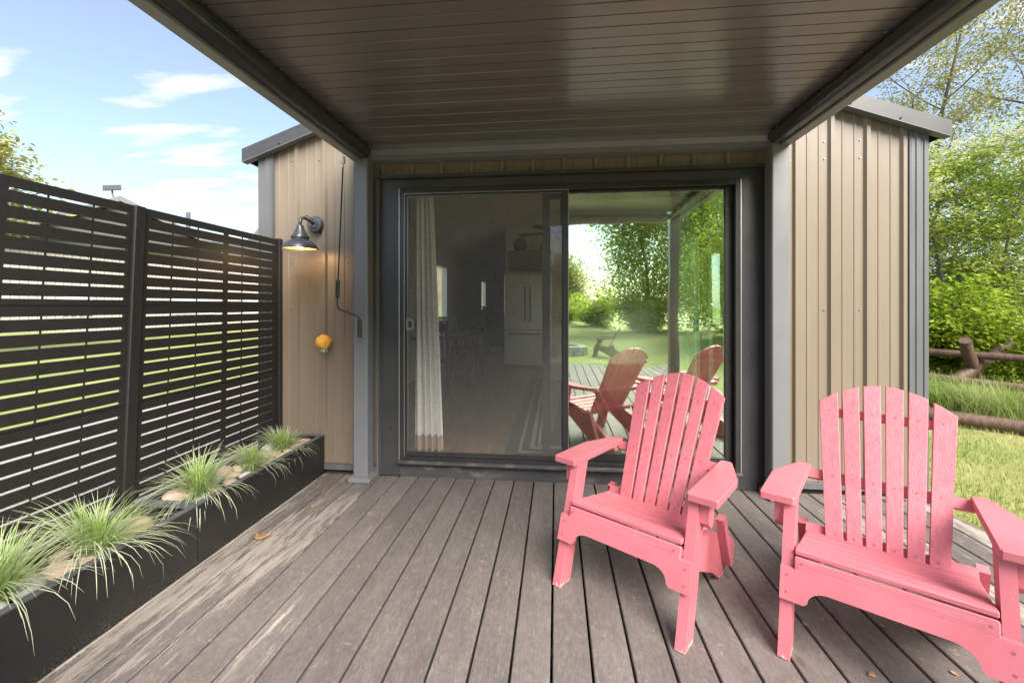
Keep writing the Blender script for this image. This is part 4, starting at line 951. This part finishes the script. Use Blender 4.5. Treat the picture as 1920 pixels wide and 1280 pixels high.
shrub('low broad leaved bush at the far end of the log fence', (8.7, 7.0, GZ), 2.0, 1.3, 23, 'leafA', 12000, .085, GP)
shrub('rounded broad leaved bush past the end of the deck side lawn', (9.8, 5.0, GZ), 2.2, 1.5, 24, 'leafA', 9000, .09, GP)
tree('flowering_shrub', 'tall shrub with flat white blossom clusters above the low bush', 'shrub', (8.15, 9.3, GZ), 5.0, 31, 'leafB', 15000, .085, .12, .06, 10, .34, 2, .15, .9, GP, stems=3, flowers=420, up=.05, aspect=.42)
tree('flowering_shrub', 'tall white flowering shrub standing further from the cabin', 'shrub', (9.5, 8.9, GZ), 5.6, 32, 'leafB', 13000, .09, .12, .06, 9, .34, 2, .17, .9, GP, stems=3, flowers=300, up=.05, aspect=.42)
tree('flowering_shrub', 'white flowering shrub showing between the cabin corner and the low bush', 'shrub', (9.4, 11.6, GZ), 4.0, 33, 'leafB', 10000, .08, .12, .05, 8, .34, 2, .14, .9, GP, stems=3, flowers=220, up=.05, aspect=.42)
GT = 'thin crowned trees behind the shrubs'
tree('thin_tree', 'thin crowned tree with grey twigs rising behind the cabin corner', 'tree', (10.5, 13.5, GZ), 11.5, 41, 'leafC', 13000, .085, .22, .14, 14, .36, 2, .17, .3, GT, up=.10)
tree('thin_tree', 'thin crowned tree with dark leaning limbs behind the flowering shrub', 'tree', (12.6, 12.0, GZ), 12.5, 42, 'leafC', 14000, .085, .2, .15, 14, .34, 2, .17, .3, GT, up=.10)
tree('thin_tree', 'sparse tree leaning out above the cabin roof edge', 'tree', (8.6, 16.5, GZ), 9.5, 43, 'leafC', 8000, .085, .25, .12, 11, .36, 2, .17, .3, GT, up=.08)
tree('thin_tree', 'thin crowned tree at the outer end of the hedge', 'tree', (15.5, 9.5, GZ), 12.0, 44, 'leafD', 14000, .12, .2, .15, 12, .36, 2, .4, .3, GT, up=.10)
# tree over the screen on the other side
tree('broad_tree', 'broad green tree whose branch tip shows above the black screen', 'tree', (-17.0, 8.6, GZ), 7.3, 51, 'leafC', 15000, .17, .3, .2, 11, .42, 2, .30, .5, None, up=.04)
tree('broad_tree', 'dense round tree far beyond the pale barn', 'tree', (-42, 22, GZ), 11, 52, 'leafD', 9000, .35, .2, .3, 11, .4, 1, .7, .4)
# log jack fence
jf = thing('log_fence', 'brown log jack fence with crossed posts at the lawn edge', 'fence', (6.1, 6.9, GZ))
def jl(mb, nm): o = mb.build(nm, 'log', jf, True); o.matrix_parent_inverse = Matrix.Translation(jf.location).inverted()
def log(p, q, r_, nm):
    p, q = Vector(p), Vector(q); rnd = random.Random(int(p.x * 100)); pts = [p.lerp(q, i / 6) + Vector((rnd.uniform(-.012, .012), rnd.uniform(-.012, .012), rnd.uniform(-.012, .012))) * (0 < i < 6) for i in range(7)]
    jl(MB().tube(pts, [r_ * (1.08 - .16 * i / 6) for i in range(7)], 12), nm)
fd = Vector((.66, -.75, 0))                          # fence runs this way
fn = Vector((.75, .66, 0))
B = Vector((6.24, 7.12, GZ))
log(B + fn * .42 + fd * .06, B - fn * .30 + fd * -.02 + Vector((0, 0, .93)), .078, 'crossed_post')
log(B - fn * .48 - fd * .42, B + fn * .45 + fd * .36 + Vector((0, 0, .88)), .080, 'crossed_post')
B2 = B + fd * 3.0
log(B2 + fn * .42, B2 - fn * .30 + Vector((0, 0, 1.0)), .075, 'crossed_post'); log(B2 - fn * .48 - fd * .2, B2 + fn * .45 + Vector((0, 0, .9)), .075, 'crossed_post')
log(B - fd * 2.6 + fn * .02 + Vector((0, 0, .72)), B + fd * 3.3 + Vector((0, 0, .66)), .058, 'rail')
log(B - fd * 2.6 - fn * .26 + Vector((0, 0, .42)), B + fd * 1.2 - fn * .24 + Vector((0, 0, .28)), .060, 'rail')
log(B - fd * 2.0 - fn * .58 + Vector((0, 0, .24)), B + fd * 1.5 - fn * .60 + Vector((0, 0, .12)), .055, 'rail')
log(Vector((3.95, 6.35, GZ + .10)), Vector((6.2, 4.35, GZ + .07)), .075, 'fallen_rail')
# lawn blades beside the deck and tall grass along the fence
def blades(name, P, h, wd, m, seed, label, lean=.5, tone_c=.4):
    rng = np.random.default_rng(seed); N = len(P); K = 4
    az = rng.uniform(0, 2 * np.pi, N); dx, dy = np.cos(az), np.sin(az); H_ = h * rng.uniform(.5, 1.25, N); ln = lean * rng.random(N)
    side = np.stack([-dy, dx, np.zeros(N)], 1); v = np.zeros((N, 2 * K, 3)); tone = np.zeros((N, 2 * K)); tb = np.clip(rng.normal(tone_c, .22, N) + .28 * np.sin(P[:, 0] * 3.1 + 1.3 * np.sin(P[:, 1] * 2.3)) * np.sin(P[:, 1] * 4.1 + 1.7 * np.sin(P[:, 0] * 1.9)), 0, 1)
    for k_ in range(K):
        u = k_ / (K - 1); c = P + np.stack([dx * H_ * ln * u ** 1.8 * 1.5, dy * H_ * ln * u ** 1.8 * 1.5, H_ * (u - .35 * ln * u * u)], 1)
        wk = wd * (1 - .92 * u ** 1.5); v[:, 2 * k_] = c - side * wk; v[:, 2 * k_ + 1] = c + side * wk; tone[:, 2 * k_] = tone[:, 2 * k_ + 1] = tb
    o = np_mesh(name, v, 2 * K, 4, [(2 * k_, 2 * k_ + 1, 2 * k_ + 3, 2 * k_ + 2) for k_ in range(K - 1)], m, None, tone, 'stuff'); return tag(o, label, 'grass')
nr = np.random.default_rng(5)
N = 70000
U = nr.random((N, 2)); lx = 2.52 + 6.0 * U[:, 0] ** 1.25; ly = 1.0 + 8.5 * U[:, 1]
keep = (lx * .75 + ly * .66) < (B.x * .75 + B.y * .66) + .5
P = np.stack([lx, ly, np.full(N, GZ)], 1)[keep]
blades('lawn_grass', P, .060, .0026, 'lawnblade', 6, 'short patchy lawn grass beside the deck', .9, .42)
ca_, cb_ = nr.uniform(-2.2, 3.4, 230), nr.uniform(.15, 1.15, 230)
cen = np.stack([B.x + fd.x * ca_ - fn.x * cb_, B.y + fd.y * ca_ - fn.y * cb_], 1)
P = (cen[:, None, :] + nr.normal(size=(230, 60, 2)) * .08).reshape(-1, 2); P = np.concatenate([P, np.full((len(P), 1), GZ)], 1)
blades('tall_grass', P, .44, .0040, 'tallgrass', 8, 'tall arching grass growing along the log fence', 1.0, .38)

# ------------------------------------------------------------------ pale barn beyond the screen
bn = thing('barn', 'pale ribbed metal barn with a gabled roof beyond the black screen', 'barn', (-26.15, 22.1, GZ - .3), R(42))
def bpt(mb, nm, m): return mb.build(nm, m, bn)
# local frame: +y away from the camera, +x to the right
vs, fs = [], []; xs = np.arange(-16, 13.01, .33)
for i, x in enumerate(xs):
    for k_, d in enumerate((0, .0, .05, .05)):
        xx = x + (0, .12, .16, .29)[k_]; vs += [(xx, -d, 0), (xx, -d, 5.2)]
nn = len(vs) // 2
bpt(MB().add(vs, [(2 * i, 2 * i + 2, 2 * i + 3, 2 * i + 1) for i in range(nn - 1)]), 'wall', 'barn')
bpt(MB().box(-16.6, 13.6, -.6, .1, 5.0, 5.3).prism([(-.65, 5.3), (9, 7.2), (9, 7.4), (-.65, 5.5)], lambda a, b, t: (t, a, b), -16.6, 13.6), 'roof', 'roofing')
gx = 1.0
bpt(MB().prism([(gx - 4.2, 5.35), (gx + 4.2, 5.35), (gx, 7.55)], lambda a, b, t: (a, t, b), -.9, -.5), 'gable', 'barndark')
for s in (-1, 1):
    bpt(MB().prism([(gx + s * 4.7, 5.2), (gx, 7.66), (gx, 7.95), (gx + s * 4.7, 5.5)], lambda a, b, t: (a, t, b), -1.4, 9), 'gable_roof', 'grey')
bpt(MB().tube([(gx + 3.0, 1.5, 6.3), (gx + 3.0, 1.5, 7.9)], .13, 8), 'vent_pipe', 'grey')
for xa, xb, m in ((-13.5, -10.0, 'orangedoor'), (-5.2, -3.9, 'winblue'), (-1.5, -.3, 'winblue'), (3.2, 5.4, 'winblue'), (7.0, 8.0, 'winblue')):
    o = bpt(MB().box(xa, xb, -.10, -.055, .05 if m == 'orangedoor' else 1.2, 2.6), 'window' if m == 'winblue' else 'door', m)
sl = thing('solar_light', 'small square solar panel on a bent arm above the barn gable', 'solar panel', (0, 0, 0)); sl.parent = None
sl.location = (-25.14, 21.85, 8.00); sl.rotation_euler = (0, 0, R(42))
MB().tube([(.75, 0, -1.25), (.50, 0, -.85), (.12, 0, -.62), (.03, 0, -.45), (0, 0, -.02)], .045, 6).build('arm', 'grey', sl)
o = MB().box(-.40, .40, -.30, .30, -.025, .025).build('panel', 'roofing', sl); o.rotation_euler = (R(38), R(-12), 0)
# distant hills
vs, fs = [], []; nA = 60
for i in range(nA + 1):
    a = R(95 + 80 * i / nA); hgt = 60 + 30 * math.sin(i * .35) + 18 * math.sin(i * .9 + 1)
    for r_, z in ((420, -4), (520, hgt * .7), (640, hgt * 1.25), (760, -4)): vs.append((r_ * math.cos(a), r_ * math.sin(a), z))
for i in range(nA):
    for k_ in range(3): fs.append((4 * i + k_, 4 * i + 4 + k_, 4 * i + 5 + k_, 4 * i + 1 + k_))
o = MB().add(vs, fs).build('hills', 'hill', None, 'all'); tag(o, 'low dry hills on the horizon', 'hill', kind='structure')

# ------------------------------------------------------------------ behind the viewer: what the glass reflects
GW = 'trees across the back lawn'
for i, (x, y, h, m, n_, lf, lb) in enumerate((
    (6.9, -10.5, 9.5, 'leafD', 30000, .13, 'dense yellow green tree nearest the deck across the back lawn'),
    (5.2, -19, 12.5, 'leafD', 26000, .20, 'tall yellow green willow mirrored in the glass pane'),
    (8.4, -20, 13, 'leafB', 24000, .20, 'tall rounded green tree behind the mirrored willow'),
    (1.2, -32, 6.5, 'leafC', 9000, .26, 'olive tree far across the back lawn'),
    (-5, -36, 9, 'leafD', 9000, .3, 'yellow green tree far across the back lawn'),
    (-13, -34, 10, 'leafC', 9000, .3, 'olive tree at the far corner of the back lawn'),
    (15, -16, 12, 'leafB', 12000, .24, 'green tree at the outer side of the back lawn'),
    (19, -4, 11, 'leafD', 9000, .26, 'yellow green tree on the side lawn'))):
    tree('lawn_tree', lb, 'tree', (x, y, GZ), h, 70 + i, m, n_, lf, .06, .13, 18, .27, 1, .62, .4, GW, droop=1.8, up=.12)
for i, (x, y) in enumerate(((.6, -25), (2.6, -22), (4.9, -17.5), (8.0, -13), (12, -19), (-2, -31), (-8, -32))):
    shrub('waist high bush under the trees across the back lawn', (x, y, GZ), 2.6, 2.0, 90 + i, 'leafD', 6000, .17, 'bushes under the back lawn trees')
adirondack('lawn_chair', 'dark brown adirondack chair on the back lawn by the fire ring', None, 1.55, -6.2, 0, 'brownchair', 'brownchair', False).location = (1.05, -6.1, GZ)
bpy.data.objects['lawn_chair'].rotation_euler = (0, 0, R(-80))
fp = thing('fire_ring', 'round fire ring of grey stone blocks on the back lawn', 'fire pit', (.25, -6.3, GZ))
for k_ in range(14):
    a = k_ * 2 * math.pi / 14
    for lv in range(2):
        o = MB().box(-.10, .10, -.12, .12, 0, .135, .012).build('block', 'firestone', fp); aa = a + lv * math.pi / 14
        o.location = (.58 * math.cos(aa), .58 * math.sin(aa), .002 + lv * .139); o.rotation_euler = (0, 0, aa)
